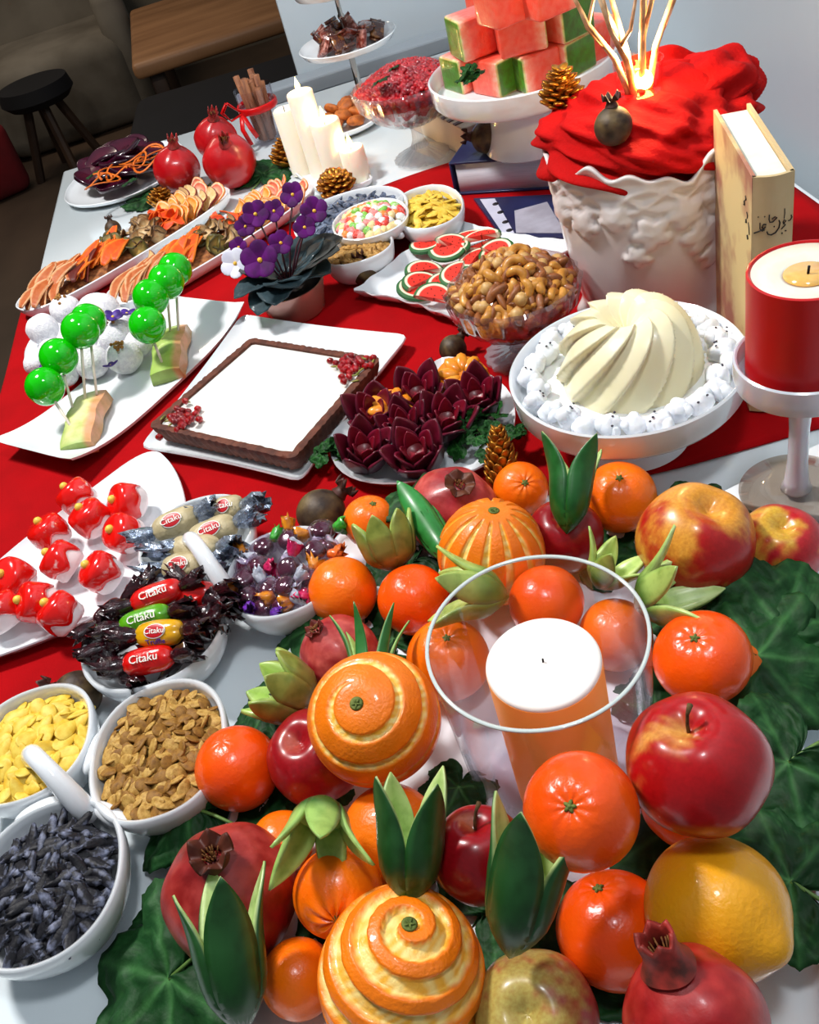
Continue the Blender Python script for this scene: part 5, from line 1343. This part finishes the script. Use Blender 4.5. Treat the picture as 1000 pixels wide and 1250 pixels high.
def platter(cx, cy, hl, hw, an, which, rows, seed):
    tag(obj('long_platter', dish(hl, hw, .020, .016, .003, 2.8, 0, 96), porc, loc=(cx, cy, .0045), rot=(0, 0, an), sharp=60), 'long white boat-shaped platter of dried fruit, ' + which, 'platter')
    rs = np.random.default_rng(seed); ux, uy = math.cos(an), math.sin(an)
    bed = lathe([(.001, 0), (1, 0), (.9, .5), (.6, .85), (.001, 1)], 36).x(sc=(hl * .84, hw * .72, .015))
    tag(obj('dried_fruit', bed, M('dried_bed', '#a86a38', '#6a3a1c', rough=.8, ns=160, bump=1, bs=200), loc=(cx, cy, .0085), rot=(0, 0, an)), 'dried fruit beneath the visible slices on the platter ' + which, 'dried fruit', kind='stuff')
    for kd, t0, t1, n, mode in rows:
        nm, me, lab, cat = kinds[kd]
        for k in range(n):
            if mode == 'stack':      # overlapping, leaning on one another along the platter
                s = t0 + (t1 - t0) * (k // 2 + .5) / ((n + 1) // 2); v = (-.42 if k % 2 else .38) + rs.normal(0, .08)
                if kd in ('pear', 'persimmon', 'plum'):
                    s = t0 + (t1 - t0) * (k + .5) / n; v = rs.normal(0, .18); rot = (rs.normal(0, .25), rs.normal(-.15, .15), an + PI / 2 - 1.12 + rs.normal(0, .16))
                else: rot = (rs.normal(0, .15) , -.75 + rs.normal(0, .15), an + rs.normal(0, .25))
            else:
                s = rs.uniform(t0, t1); v = rs.uniform(-.72, .72); rot = (rs.normal(0, .7), rs.normal(0, .7), rs.uniform(0, 6))
            x = (s * 2 - 1) * hl * .90; y = v * hw; z = .030 + .004 * rs.random() - .008 * v * v
            o = bpy.data.objects.new(nm, me); COL.objects.link(o); setx(o, (cx + x * ux - y * uy, cy + x * uy + y * ux, z), rot, rs.uniform(.9, 1.12))
            tag(o, lab + ' on the platter ' + which, cat, lab + 's ' + which)
rowsA = [('pear', .02, .24, 15, 'stack'), ('plum', .21, .30, 6, 'stack'), ('persimmon', .25, .47, 17, 'stack'), ('kiwi', .46, .52, 8, 'mess'), ('mushroom', .50, .66, 24, 'mess'), ('petal', .66, .74, 14, 'mess'),
         ('orange', .73, .84, 8, 'stack'), ('apple', .82, .93, 6, 'stack'), ('grapefruit', .93, .99, 3, 'stack')]
platter(-.278, 1.378, .188, .054, math.radians(35), 'by the table edge', rowsA, 51)
rowsB = [('pear', .03, .20, 12, 'stack'), ('apple', .18, .24, 2, 'stack'), ('persimmon', .22, .43, 16, 'stack'), ('kiwi', .42, .48, 6, 'mess'), ('mushroom', .46, .60, 20, 'mess'), ('petal', .58, .70, 14, 'mess'),
         ('orange', .70, .84, 9, 'stack'), ('grapefruit', .84, .97, 8, 'stack')]
platter(-.148, 1.300, .180, .052, math.radians(33), 'behind the violet plant', rowsB, 52)

# ---------------------------------------------------------------- beetroot slices with orange peel
bx, by = -.300, 1.735
tag(obj('oval_plate', dish(.108, .125, .012, .03, .003, 2.2, 0, 72), porc, loc=(bx, by, .0005), rot=(0, 0, -.3), sharp=60), 'white oval plate of beetroot slices at the far left corner', 'plate')
bsl = mesh('bs', slice_disc(.038, .007, [(.5, '#4a0a24'), (.95, '#380620'), (1, '#280418')], 28, wavy=.002), M('beet_slice', vcol=True, rough=.25, coat=.4))
rs = np.random.default_rng(5)
for i in range(16):
    a = i * 2.4; q = .066 * math.sqrt((i + .5) / 16)
    o = bpy.data.objects.new('beetroot_slice', bsl); COL.objects.link(o); setx(o, (bx + q * math.cos(a) * .95, by + q * math.sin(a) * 1.1, .014 + .026 * (1 - (q / .075) ** 2)), (rs.normal(0, .25), rs.normal(0, .25), a), rs.uniform(.9, 1.1))
    tag(o, 'round dark purple beetroot slice on the far left plate', 'beetroot', 'beetroot slices')
pm = M('orange_peel', '#e07008', '#c85a06', rough=.45, ns=60)
for i, (x, y) in enumerate(((122, 222), (143, 208), (165, 196), (185, 186), (178, 198))):
    c = at(x, y, .058); P = []
    for k in range(30):
        a = k / 29 * 2 * PI * 1.3 + i; rr = .017 + .012 * k / 29
        P.append((rr * math.cos(a) * 1.2, rr * math.sin(a), .006 * math.sin(a * 1.7)))
    tag(obj('orange_peel_curl', tube(P, [.0021] * 30, 6, flat=.5), pm, loc=c, rot=(0, 0, i)), 'curled strip of orange peel lying on the beetroot slices', 'peel', 'orange peel curls')
for x, y, lab in ((112, 213, 'mint leaf at the left end of the beetroot slices'), (156, 222, 'mint leaf at the front of the beetroot slices')):
    o = tag(obj('mint_leaf', vine_leaf(.015, 8, .2), leafm, loc=at(x, y, .052), rot=(-.3, 0, 1)), lab, 'leaf'); o.modifiers.new('thick', 'SOLIDIFY').thickness = .0006
# ---------------------------------------------------------------- far pomegranates and their leaf
m_pr = M('pomegranate_red', vcol=True, rough=.28, coat=.35, crough=.1, bump=.2, bs=160)
for cx, cy, rp, z, st, lab, sd in ((216, 207, 29, .038, (212, 180), 'dull red pomegranate beside the beetroot slices plate', 1), (280, 197, 33, .042, (275, 176), 'shiny red pomegranate in front of another one, on a vine leaf', 2), (264, 170, 27, .046, (261, 146), 'red pomegranate with an upright crown behind the shiny one', 3)):
    c = at(cx, cy, z); r = rp / FPX * np.dot(c - C0, cF) * .97
    pomegranate('pomegranate', c, r, toward(c, r, *st), lab, sd, c1='#ae0812', c2='#c41a1e', ch=.018, cr=.010, flare=.2, mat=m_pr, crown='#b0282a')
put_leaf(322, 212, .010, .062, 21, 60, (0, -.1, 1), 'vine leaf lying right of the shiny red pomegranate', cup=.1)
put_leaf(180, 241, .006, .045, 22, 200, (0, 0, 1), 'vine leaf under the dull red pomegranate and the beetroot plate', cup=.08)
put_leaf(245, 232, .006, .045, 23, 250, (0, 0, 1), 'vine leaf in front of the far pomegranates', cup=.08)

# ---------------------------------------------------------------- white candles on their narrow tray
tag(obj('narrow_tray', dish(.040, .118, .010, .006, .003, 10, 0, 72), porc, loc=(.032, 1.478, .0005), rot=(0, 0, .26), sharp=50), 'narrow white rectangular tray under the lit white candles', 'tray')
wax = M('white_wax', '#fff0dd', rough=.4, sss=.6, sr=(1, .6, .35))
glow = M('candle_wax_lit', '#ffe9cc', rough=.4, sss=.6, sr=(1, .6, .35))
flm = M('flame', '#ffdf9a', emis=60, ec='#ffb84a')
def pillar(cx, cy, z0, h, r, lab, lit=True, energy=.4):
    t = thing('pillar_candle', lab, 'candle', (cx, cy, z0))
    obj('wax', lathe([(.001, 0), (r, 0), (r, h - .002), (r - .002, h), (r * .7, h - .0015), (r * .5, h - .006), (.001, h - .007)], 40), wax, t, sharp=60)
    obj('wick', tube([(0, 0, h - .008), (.0004, 0, h + .004)], .0007, 6), MATS['wick'], t)
    if lit:
        obj('flame', lathe([(.0002, 0), (.0028, .003), (.0036, .007), (.0026, .012), (.001, .017), (.0001, .020)], 14).x((0, 0, h + .001)), flm, t)
        d = bpy.data.lights.new('candle_light', 'POINT'); d.energy = energy; d.color = (1, .72, .38); d.shadow_soft_size = .004
        l = bpy.data.objects.new('candle_light', d); COL.objects.link(l); l.parent = t; l.location = (0, 0, h + .012)
    return t
pillar(.030, 1.470, .0045, .125, .0200, 'tallest lit white candle on the narrow tray')
pillar(.001, 1.500, .0045, .100, .0180, 'white candle half hidden behind the tallest one', False)
pillar(.052, 1.430, .0045, .088, .0225, 'thick lit white candle right of the tallest one')
pillar(.078, 1.405, .0045, .048, .0190, 'shortest lit white candle behind the brown pine cone')

# ---------------------------------------------------------------- glass of wafer sticks with red ribbon
gx, gy = -.040, 1.705
t = thing('drinking_glass', 'drinking glass holding cinnamon sticks tied with a red ribbon', 'glass', (gx, gy, .0005))
obj('tumbler', loft([ring(.024, .024, 0), ring(.026, .026, .004), ring(.033, .033, .092), ring(.0318, .0318, .092), ring(.0245, .0245, .006)]), clear, t, sharp=30)
for i in range(12):
    a = i * 2.4; q = .020 * math.sqrt((i + .3) / 12)
    o = obj('cinnamon_stick', tube([(q * math.cos(a) * .7, q * math.sin(a) * .7, 0), (q * math.cos(a) * 1.2, q * math.sin(a) * 1.2, .098 + .010 * math.sin(i * 3))], .0056, 10), M('cinnamon', '#a06a48', '#6a3c26', rough=.7, ns=120, stretch=(1, 1, .2)), loc=(gx, gy, .006))
    tag(o, 'brown cinnamon stick standing in the ribboned glass', 'stick', 'cinnamon sticks')
rib = M('red_ribbon', '#d2080c', '#b8060a', rough=.35, ns=60)
t = thing('ribbon', 'shiny red ribbon tied around the glass of sticks', 'ribbon', (gx, gy, .0005))
obj('band', loft([ring(.0338, .0338, .056, 40), ring(.0352, .0352, .058, 40), ring(.0352, .0352, .066, 40), ring(.0338, .0338, .068, 40)], closed=True), rib, t)
for sg in ((-1, .020, .030), (-.4, .010, .034)):
    obj('loop', tube([(-.030, -.016, .062), (-.044 + sg[0] * .006, -.022, .085), (-.056 + sg[0] * .006, -.022, .072), (-.050, -.02, .055), (-.030, -.018, .060)], .0045, 8, flat=.3), rib, t)
for e_ in ((-.030, -.034, .012), (-.016, -.036, .022)):
    obj('tail', tube([(-.030, -.018, .062), (e_[0] - .006, e_[1], .040), (e_[0], e_[1], e_[2])], .0042, 8, flat=.3), rib, t)

# ---------------------------------------------------------------- tiered stand with chocolates
sx_, sy_ = .140, 1.745
t = thing('tiered_stand', 'two-tier white stand with a chrome pole holding wrapped chocolates', 'cake stand', (sx_, sy_, .0005))
for z, r in ((.092, .086), (.180, .072)):
    obj('plate', lathe([(.001, 0), (r * .6, 0), (r * .92, .006), (r, .016), (r - .002, .017), (r * .9, .010), (r * .58, .004), (.001, .004)], 10 * 6), porc, t, loc=(0, 0, z), sharp=50)
chrome = M('chrome', '#c9c4bd', rough=.12, metal=1)
obj('pole', lathe([(.004, .096), (.004, .14), (.006, .143), (.006, .147), (.004, .150), (.004, .30)], 16), chrome, t)
obj('foot', lathe([(.045, 0), (.046, .002), (.012, .010), (.006, .020), (.005, .093), (.001, .093)], 32), chrome, t)
ch = M('chocolate_wrapper', '#6e2414', '#c88a7c', rough=.2, coat=.8, ns=120, bump=1, bs=200, contrast=(.45, .7)); ch2 = M('chocolate_wrapper_dark', '#44180e', '#a8703a', rough=.2, coat=.8, ns=110, bump=1, bs=200, contrast=(.5, .75))
rs = np.random.default_rng(8)
for i in range(17):
    a = i * 2.4; q = .060 * math.sqrt((i + .5) / 17)
    t = thing('wrapped_chocolate', 'square chocolate in shiny brown wrapper on the lower tier', 'chocolate', (sx_ + q * math.cos(a), sy_ + q * math.sin(a), .108 + .022 * (1 - q / .06)), (rs.normal(0, .5), rs.normal(0, .5), rs.uniform(0, 6)), 'wrapped chocolates on the tiered stand')
    m_ = (ch, ch2)[i % 2]
    obj('wrapper', box(.030, .024, .010, .003, 2), m_, t); obj('seal', box(.006, .026, .0012), m_, t, loc=(.018, 0, 0)); obj('seal', box(.006, .026, .0012), m_, t, loc=(-.018, 0, 0))
# cookies plate
px_, py_ = .092, 1.655
tag(obj('round_plate', dish(.072, .072, .014, .025, .003, 2, 0, 64), porc, loc=(px_, py_, .0005), sharp=60), 'white round plate of orange cookies behind the tallest candle', 'plate')
ck = M('orange_cookie', '#c8702a', '#8a4418', rough=.6, ns=90, bump=.8, bs=160)
for i in range(12):
    a = i * 2.4; q = .045 * math.sqrt((i + .5) / 12)
    o = obj('cookie', sphere(.0165, 14, 10, lambda T, P_: 1 + wob(T, P_, i, .12, 4)).x(sc=(1, 1, .5)), ck, loc=(px_ + q * math.cos(a), py_ + q * math.sin(a), .014 + .022 * (1 - q / .05)), rot=(rs.normal(0, .4), rs.normal(0, .4), 0))
    tag(o, 'orange-brown cookie on the plate between the candle and the glass bowl', 'cookie', 'orange-brown cookies')
# ---------------------------------------------------------------- books under the watermelon stand
navy = M('navy_cover', '#1c2550', '#161d42', rough=.35, ns=20, coat=.2); page = M('page_block', '#d9dbe6', '#c3c6d4', rough=.7, ns=30, stretch=(1, 1, 60))
def hbook(name, label, c, w, d, th, rz, z0, cover):
    t = thing(name, label, 'book', (c[0], c[1], z0), (0, 0, rz))
    obj('pages', box(w - .008, d - .006, th - .006, c=(.002, 0, th / 2)), page, t)
    obj('cover', join([box(w, d, .003, .0008, c=(0, 0, .0015)), box(w, d, .003, .0008, c=(0, 0, th - .0015)), box(.003, d, th, .0008, c=(-w / 2, 0, th / 2))]), cover, t)
    return t
p0 = at(549, 199, .050)
ra = -.02
c0 = np.array([.338, 1.269])
# front edge runs right from the corner; the page edge shows
t = hbook('large_book', 'thick navy covered book with white page edges under the watermelon stand', c0, .220, .200, .046, -.56, .0045, navy)
obj('cover_panel', box(.16, .085, .0006, c=(.01, .04, .0464)), M('cover_grey', '#8f8a88', '#77706c', rough=.4, ns=30), t)
# thin booklet with dotted strip
q0, q1, q2, q3 = at(578, 241, .010), at(612, 287, .010), at(700, 290, .010), at(680, 236, .010)
t = thing('booklet', 'thin navy edged booklet with a dotted white strip beside the watermelon cookies', 'booklet', (0, 0, .0045))
obj('cover', slab([q0[:2], q1[:2], q2[:2], q3[:2]], 0, .0045, .0005), navy, t, smooth=False)
def qi(x, y): return at(x, y, .010)[:2]
obj('white_strip', slab([qi(586, 243), qi(604, 242), qi(628, 284), qi(614, 285)], .0045, .0053), M('strip_white', '#cfcfe0', '#b9bace', rough=.5, ns=20), t, smooth=False)
obj('grey_panel', slab([qi(628, 257), qi(668, 246), qi(690, 284), qi(630, 284)], .0045, .0053), M('panel_grey', '#a8a6b4', '#8f8c98', rough=.5, ns=30), t, smooth=False)
for x, y in ((605, 249), (611, 259), (617, 271), (622, 281)):
    c_ = qi(x, y); obj('dot', lathe([(.001, .0053), (.0042, .0053), (.0042, .0058), (.001, .0058)], 14).x((c_[0], c_[1], 0)), M('print_black', '#14141c', rough=.5), t)
# striped card box between the glass bowl and the book
t = thing('striped_box', 'low cream box with brown stripes behind the crystal bowl foot', 'box', (.262, 1.470, .0005), (0, 0, .25))
obj('body', box(.10, .20, .045, .002, c=(0, 0, .0225)), M('box_cream', '#d9cbb6', '#c4b49c', rough=.5, ns=10), t, smooth=False)
for k in range(4): obj('stripe', box(.1008, .008, .002, c=(0, -.075 + k * .02, .0456)), M('box_brown', '#5a3a34', rough=.5), t, smooth=False)

# ---------------------------------------------------------------- watermelon stand
wx, wy, wz = .303, 1.224, .0505
t = thing('cake_stand', 'white footed stand piled with watermelon chunks', 'cake stand', (wx, wy, wz))
obj('plate', lathe([(.001, .070), (.05, .070), (.100, .072), (.114, .076), (.1185, .082), (.1195, .104), (.1175, .1055), (.1150, .103), (.112, .084), (.001, .081)], 96), porc, t, sharp=50)
obj('foot', lathe([(.060, 0), (.062, .002), (.058, .016), (.048, .044), (.044, .062), (.048, .070), (.001, .071)], 64), porc, t, sharp=50)
wm_m = M('watermelon_flesh', vcol=True, c2='#ffcabc', ns=140, rough=.28, coat=.35, bump=.5, bs=300, sss=.15)
def chunk(sx, sy, sz, face, seed):
    g = box(sx, sy, sz, .004, 3)
    # subdivide by building a finer grid of loops around the box faces
    bm = bmesh.new(); vs_ = [bm.verts.new(v) for v in g.V]; [bm.faces.new([vs_[i] for i in f]) for f in g.F]
    bmesh.ops.subdivide_edges(bm, edges=bm.edges[:], cuts=3, use_grid_fill=True)
    V = np.array([v.co[:] for v in bm.verts]); bm.verts.index_update(); F = [tuple(v.index for v in f.verts) for f in bm.faces]; bm.free()
    ax = {'x': 0, 'X': 0, 'y': 1, 'Y': 1}[face]; sg = -1 if face.islower() else 1; dim = (sx, sy)[ax]
    s = V[:, ax] * sg / (dim / 2)
    C = np.tile(L3('#ee6854'), (len(V), 1)) * (1 + .10 * nz(V, 60, seed))[:, None]
    C = mixc(C, L3('#f4c9ae'), sst(.74, .90, s)); C = mixc(C, L3('#cfd98c'), sst(.90, .96, s)); C = mixc(C, L3('#4f8a26') * (1 + .25 * np.sin(V[:, 2] * 400 + seed * 2)).mean(), sst(.97, .995, s))
    V[:, 2] *= 1; return G(V, F, C)
CH_ = [(570, 84, 0, .046, 'x', .35, 'lower row at the left rim'), (612, 86, 0, .052, 'Y', 3.6, 'lower row with its green rind facing forward'), (652, 82, 0, .046, 'x', .2, 'lower row just left of the pine cone'),
       (692, 66, 0, .048, 'y', .5, 'lower row above the pine cone, rind outward'), (724, 46, 0, .046, 'X', .4, 'lower row at the right rim'),
       (578, 40, 1, .048, 'x', .15, 'upper row at the left'), (634, 34, 1, .052, 'X', -.15, 'upper row in the middle with a green side'), (690, 18, 1, .046, 'y', .4, 'upper row at the right'),
       (600, 56, 0, .05, 'x', 1.0, 'lower row behind the others'), (660, 45, 0, .05, 'x', 1.0, 'lower row inside the heap'), (600, 10, 1, .046, 'y', .2, 'upper row at the back left'), (655, 2, 1, .046, 'y', .3, 'upper row at the back right'), (615, -2, 2, .048, 'X', .3, 'topmost, cut off by the photo edge'),
       (665, -12, 2, .048, 'X', .3, 'topmost on the right, cut off by the photo edge')]
for i, (x, y, lv, s_, fc_, rz, lab) in enumerate(CH_):
    hgt = (.043, .048, .048)[lv]; z = wz + .082 + (.0, .044, .093)[lv] + hgt / 2
    c = at(x, y, z)
    s_ *= 1.12
    tag(obj('watermelon_chunk', chunk(s_, s_ * .92, hgt, fc_, i), wm_m, loc=c, rot=(0, 0, rz), sharp=50), 'watermelon chunk, ' + lab, 'watermelon', 'watermelon chunks')
parsley(612, 8, .225, .014, 5, 7, 'small green sprig among the upper watermelon chunks')

# ---------------------------------------------------------------- planter with red net and lit twigs
gx, gy = .322, .855
t = thing('planter', 'white ceramic planter with raised flowers and a scalloped rim', 'planter', (gx, gy, .0045))
def planter():
    nu, nv = 220, 70; outs = []
    fl = [(-2.30, .115, .016), (-1.95, .098, .020), (-1.62, .112, .018), (-1.25, .118, .018), (-1.45, .085, .022), (-1.30, .060, .018), (-2.65, .105, .018), (-1.0, .108, .018), (-.7, .115, .018), (-2.1, .075, .014), (-3.0, .11, .018), (-.3, .11, .018), (1, .11, .02), (2, .11, .02)]
    for i in range(nv + 1):
        s = i / nv; a = np.linspace(0, 2 * PI, nu, endpoint=False)
        top = .173 + .007 * np.sin(5 * a + 1) + .004 * np.sin(9 * a) + .003 * np.sin(17 * a)
        z = top * s
        r0 = .074 + .016 * np.sin(np.clip(s, 0, 1) * PI * .62) + .006 * s
        r0 = r0 + .008 * np.exp(-(s / .05) ** 2) * (1 + .5 * np.sin(11 * a)) + .004 * np.exp(-((1 - s) / .04) ** 2)
        dsp = np.zeros(nu)
        for fa, fz, fr_ in fl:
            du = ((a - fa + PI) % (2 * PI) - PI) * .088; dv = z - fz - .020; rr = np.sqrt(du ** 2 + dv ** 2); pa = np.arctan2(dv, du)
            pet = fr_ * (.62 + .38 * np.abs(np.cos(2.5 * pa + fa)))
            dsp = np.maximum(dsp, .0050 * (1 - sst(.85, 1.0, rr / pet)) * (.55 + .45 * np.sin(rr / pet * PI)) + .003 * np.exp(-(rr / .004) ** 2))
        for k in range(3):    # leafy band below the rim
            dsp = np.maximum(dsp, .0028 * np.exp(-((z - .150 + .010 * np.sin(6 * a + k * 2)) / .0035) ** 2))
        outs.append(np.stack([(r0 + dsp) * np.cos(a), (r0 + dsp) * np.sin(a), z], 1))
    inn = [o * (.955, .955, 1) for o in outs[::-12]]
    return loft(outs + inn, True, True)
obj('body', planter(), M('planter_glaze', '#e9e1df', '#ddd2cf', rough=.22, coat=.5, ns=8), t)
def net():
    def fr(T, P_):
        x = np.sin(T) * np.cos(P_); y = np.sin(T) * np.sin(P_); z = np.cos(T)
        f = 1 + .05 * np.sin(7 * z + 3 * x + 2 * np.sin(4 * y)) + .05 * np.sin(9 * x + 5 * y + 3 * np.sin(6 * z)) + .035 * np.sin(19 * z + 7 * x - 4 * y) + .02 * np.sin(31 * x + 23 * z + 9 * y)
        return f
    return sphere(1, 160, 90, fr).x(sc=(.097, .097, .047))
netm = M('red_net', '#c00404', '#a00202', rough=.85, ns=12, bump=1.0, bs=260, sss=.15, sr=(1, .05, .03), spec=.2)
tag(obj('tulle_net', net(), netm, loc=(gx - .002, gy + .006, .178)), 'bright red net fabric bunched over the white planter', 'fabric')
o = obj('net_fold', sphere(1, 90, 50, lambda T, P_: 1 + wob(T, P_, 6, .16, 5)).x(sc=(.044, .042, .028)), netm, loc=(gx + .068, gy + .010, .200)); tag(o, 'raised fold of red net at the right side of the planter', 'fabric')
tag(obj('net_fold', sphere(1, 90, 50, lambda T, P_: 1 + wob(T, P_, 9, .16, 5)).x(sc=(.044, .040, .028)), netm, loc=(gx + .030, gy + .035, .206)), 'raised fold of red net beside the lit twig holder', 'fabric')
# glass holder with glowing light and twigs
lc = np.array(at(780, 92, .236)); lx, ly = lc[0], lc[1]
t = thing('twig_holder', 'small clear glass cup with a warm light and pale twigs', 'lamp', (lx, ly, .219))
obj('cup', loft([ring(.020, .020, 0, 40), ring(.0225, .0225, .030, 40), ring(.0215, .0215, .030, 40), ring(.0190, .0190, .003, 40)]), clear, t, sharp=30)
obj('bulb', sphere(.0085, 16, 12).x((.004, 0, .012)), M('bulb_warm', '#ffd890', emis=60, ec='#ffb648'), t)
twm = M('twig_pale', '#d9b48c', '#a8764a', rough=.5, ns=80)
for k, (dx, dy, h, b1, b2) in enumerate(((-.055, .01, .11, -.02, .015), (-.018, .02, .13, -.02, .02), (.006, -.01, .13, .014, -.02), (.022, .015, .12, .02, -.008), (.055, .01, .11, .02, .004), (-.036, -.01, .10, .016, -.006))):
    br = [tube([(dx * .18, dy * .2, .003), (dx * .35, dy * .5, .036), (dx * .7, dy, h * .62), (dx, dy * 1.2, h)], [.0032, .0030, .0022, .0014], 7),
          tube([(dx * .5, dy * .7, .048), (dx * .5 + b1 * .6, dy, h * .6), (dx * .5 + b1 * 1.2, dy, h * .95)], [.0022, .0018, .0012], 6),
          tube([(dx * .7, dy, h * .62), (dx * .7 + b2 * .6, dy, h * .85), (dx * .7 + b2, dy + .01, h * 1.1)], [.0018, .0014, .001], 6)]
    obj('twig', join(br), twm, t)
d = bpy.data.lights.new('lamp_light', 'POINT'); d.energy = 1.3; d.color = (1, .70, .34); d.shadow_soft_size = .008
l = bpy.data.objects.new('lamp_light', d); COL.objects.link(l); l.parent = t; l.location = (.0, 0, .045)

# ---------------------------------------------------------------- book of poems standing on end
S0 = np.array([.3135, .6270]); S1 = np.array([.3410, .6185]); dv = np.array([.032, .134]); BH = .2155; zb = .0045
t = thing('standing_book', 'cream hardback book standing upright with black Persian script on its spine', 'book', (S0[0], S0[1], zb))
u = (S1 - S0); W_ = np.linalg.norm(u); u = u / W_; v = dv / np.linalg.norm(dv); D_ = np.linalg.norm(dv)
def bp_(a, b, z): q = u * a + v * b; return (q[0], q[1], z)
def pbox(a0, a1, b0, b1, z0, z1): return G([bp_(a, b, z) for z in (z0, z1) for a, b in ((a0, b0), (a1, b0), (a1, b1), (a0, b1))], [(0, 3, 2, 1), (4, 5, 6, 7), (0, 1, 5, 4), (1, 2, 6, 5), (2, 3, 7, 6), (3, 0, 4, 7)])
spm = M('book_spine', '#cdb88c', '#c0a678', rough=.5, ns=14); cvm = M('book_cover_art', '#d9c48e', '#a8705c', rough=.45, ns=16, contrast=(.45, .6))
obj('pages', pbox(.003, W_ - .003, .003, D_ - .003, .003, BH - .004), M('book_pages', '#e6e8dc', '#d2d6c8', rough=.7, ns=40), t, smooth=False)
nsp = 9; rr0 = []; 
pts = [(W_ * k / (nsp - 1), -.004 * math.sin(PI * k / (nsp - 1))) for k in range(nsp)]
V = [bp_(a, b, z) for z in (0, BH) for a, b in pts + [(p_[0], p_[1] + .003) for p_ in pts[::-1]]]; m_ = len(pts) * 2
F = [(k, (k + 1) % m_, m_ + (k + 1) % m_, m_ + k) for k in range(m_)] + [tuple(range(m_ - 1, -1, -1)), tuple(range(m_, 2 * m_))]
obj('spine', G(V, F), spm, t, sharp=40)
obj('cover', pbox(-.0005, .0025, 0, D_, 0, BH), cvm, t, smooth=False, label='front cover with reddish figure art')
obj('cover', pbox(W_ - .0025, W_ + .0005, 0, D_, 0, BH), spm, t, smooth=False)
ink = M('ink_black', '#1c140c', rough=.6)
def stroke(P, w): return P, w
STR = [([(430, 425), (428, 470), (436, 500), (462, 500), (500, 462), (482, 452), (452, 470)], 7), ([(405, 520), (380, 515), (368, 545), (385, 560), (398, 540)], 8), ([(385, 560), (345, 585), (300, 605)], 8), ([(350, 500), (350, 560), (370, 585), (392, 570)], 6),
       ([(412, 590), (420, 618), (450, 628), (490, 612), (522, 570), (530, 520), (520, 495)], 8), ([(572, 395), (575, 440), (570, 490)], 5), ([(562, 545), (590, 520), (572, 505), (560, 525), (585, 560), (545, 590)], 6), ([(640, 480), (650, 505), (632, 530), (612, 528)], 6),
       ([(330, 440), (338, 444)], 7), ([(386, 438), (394, 442)], 7), ([(472, 546), (480, 550)], 8), ([(548, 632), (560, 636)], 7), ([(582, 618), (596, 622)], 7)]
gs = []
for P, w in STR:
    Q = []
    for x, y in P:
        a = (x - 285) / 370 * W_; zz = .178 - (y - 520) / 370 * W_ * 1.05
        k = a / W_; b = -.004 * math.sin(PI * min(max(k, 0), 1)) - .0003
        Q.append(bp_(a, b, zz))
    gs.append(tube(Q, w / 370 * W_ * .9, 6))
obj('lettering', join(gs), ink, t)
gs = []
for P, w in (([(90, 330), (110, 350), (85, 380)], 7), ([(60, 400), (70, 440), (50, 450)], 8), ([(110, 560), (120, 590), (100, 600)], 9), ([(170, 550), (190, 600), (200, 660)], 6), ([(150, 700), (165, 740)], 10), ([(130, 470), (150, 500), (140, 530)], 6)):
    gs.append(tube([bp_(-.0008, .004 + (210 - x) / 370 * W_ * 1.6, .178 - (y - 520) / 370 * W_) for x, y in P], w / 370 * W_, 6))
obj('cover_script', join(gs), ink, t)

# ---------------------------------------------------------------- red candle on its stand, resting on a square platter
sq = [(.226, .512), (.335, .536), (.42, .46), (.36, .40), (.285, .458)]
sq = [at(870, 603, .046)[:2], at(1005, 536, .046)[:2], at(1090, 560, .046)[:2], at(1100, 640, .046)[:2], at(1000, 627, .046)[:2], at(930, 617, .046)[:2]]
t = thing('square_platter', 'thick white slab platter under the candle stand at the right edge', 'platter', (0, 0, .0))
obj('slab', slab(sq, .030, .044, .001), porc, t, smooth=False)
qc = np.array(sq).mean(0); obj('base', slab([qc + (np.array(p_) - qc) * .75 for p_ in sq], .0045, .030), porc, t, smooth=False)
cx_, cy_ = at(972, 598, .046)[:2]
opal = M('opal_glass', '#e4e6f0', rough=.2, trans=.25, coat=.5, sss=.3)
t = thing('candle_stand', 'tall opal glass candle stand with a clear disc foot', 'candle holder', (cx_, cy_, .0445))
obj('foot', lathe([(.0385, 0), (.040, .002), (.020, .005), (.001, .005)], 64), glass_mat('foot_glass', (.80, .76, .72), .08, .5, .05), t)
obj('stem', lathe([(.011, .004), (.0085, .012), (.0070, .03), (.0068, .06), (.009, .092), (.014, .098), (.001, .099)], 32), opal, t)
obj('cup', lathe([(.001, .096), (.030, .097), (.0425, .102), (.0440, .108), (.0440, .121), (.0425, .122), (.0412, .121), (.041, .108), (.001, .104)], 72), opal, t, sharp=50)
t = thing('red_pillar_candle', 'thick red pillar candle with a burnt white top on the candle stand', 'candle', (cx_, cy_, .0445 + .1045))
rr = .0360; h_ = .079
obj('shell', lathe([(.001, 0), (rr, 0), (rr, h_), (rr - .0015, h_ + .0006), (rr - .003, h_ - .001), (rr - .004, h_ - .006), (.001, h_ - .007)], 72), M('red_wax', '#c8060e', '#b8050c', rough=.4, ns=10, sss=.15, sr=(1, .1, .1)), t, sharp=50)
obj('top', lathe([(rr - .003, h_ - .004), (rr - .0028, h_ - .0008), (rr * .55, h_ - .0018), (rr * .42, h_ - .004), (.001, h_ - .0045)], 64), M('cream_wax', '#f3e4cf', rough=.4, sss=.4), t)
obj('melt_pool', lathe([(.001, h_ - .0046), (rr * .40, h_ - .0036), (rr * .40, h_ - .0030), (.001, h_ - .0032)], 40), M('melted_wax', '#f0a850', '#f4bc6a', rough=.12, ns=60, coat=.5, sss=.3), t)
obj('wick', tube([(0, 0, h_ - .004), (.0005, 0, h_ + .002)], .0008, 6), MATS['wick'], t)
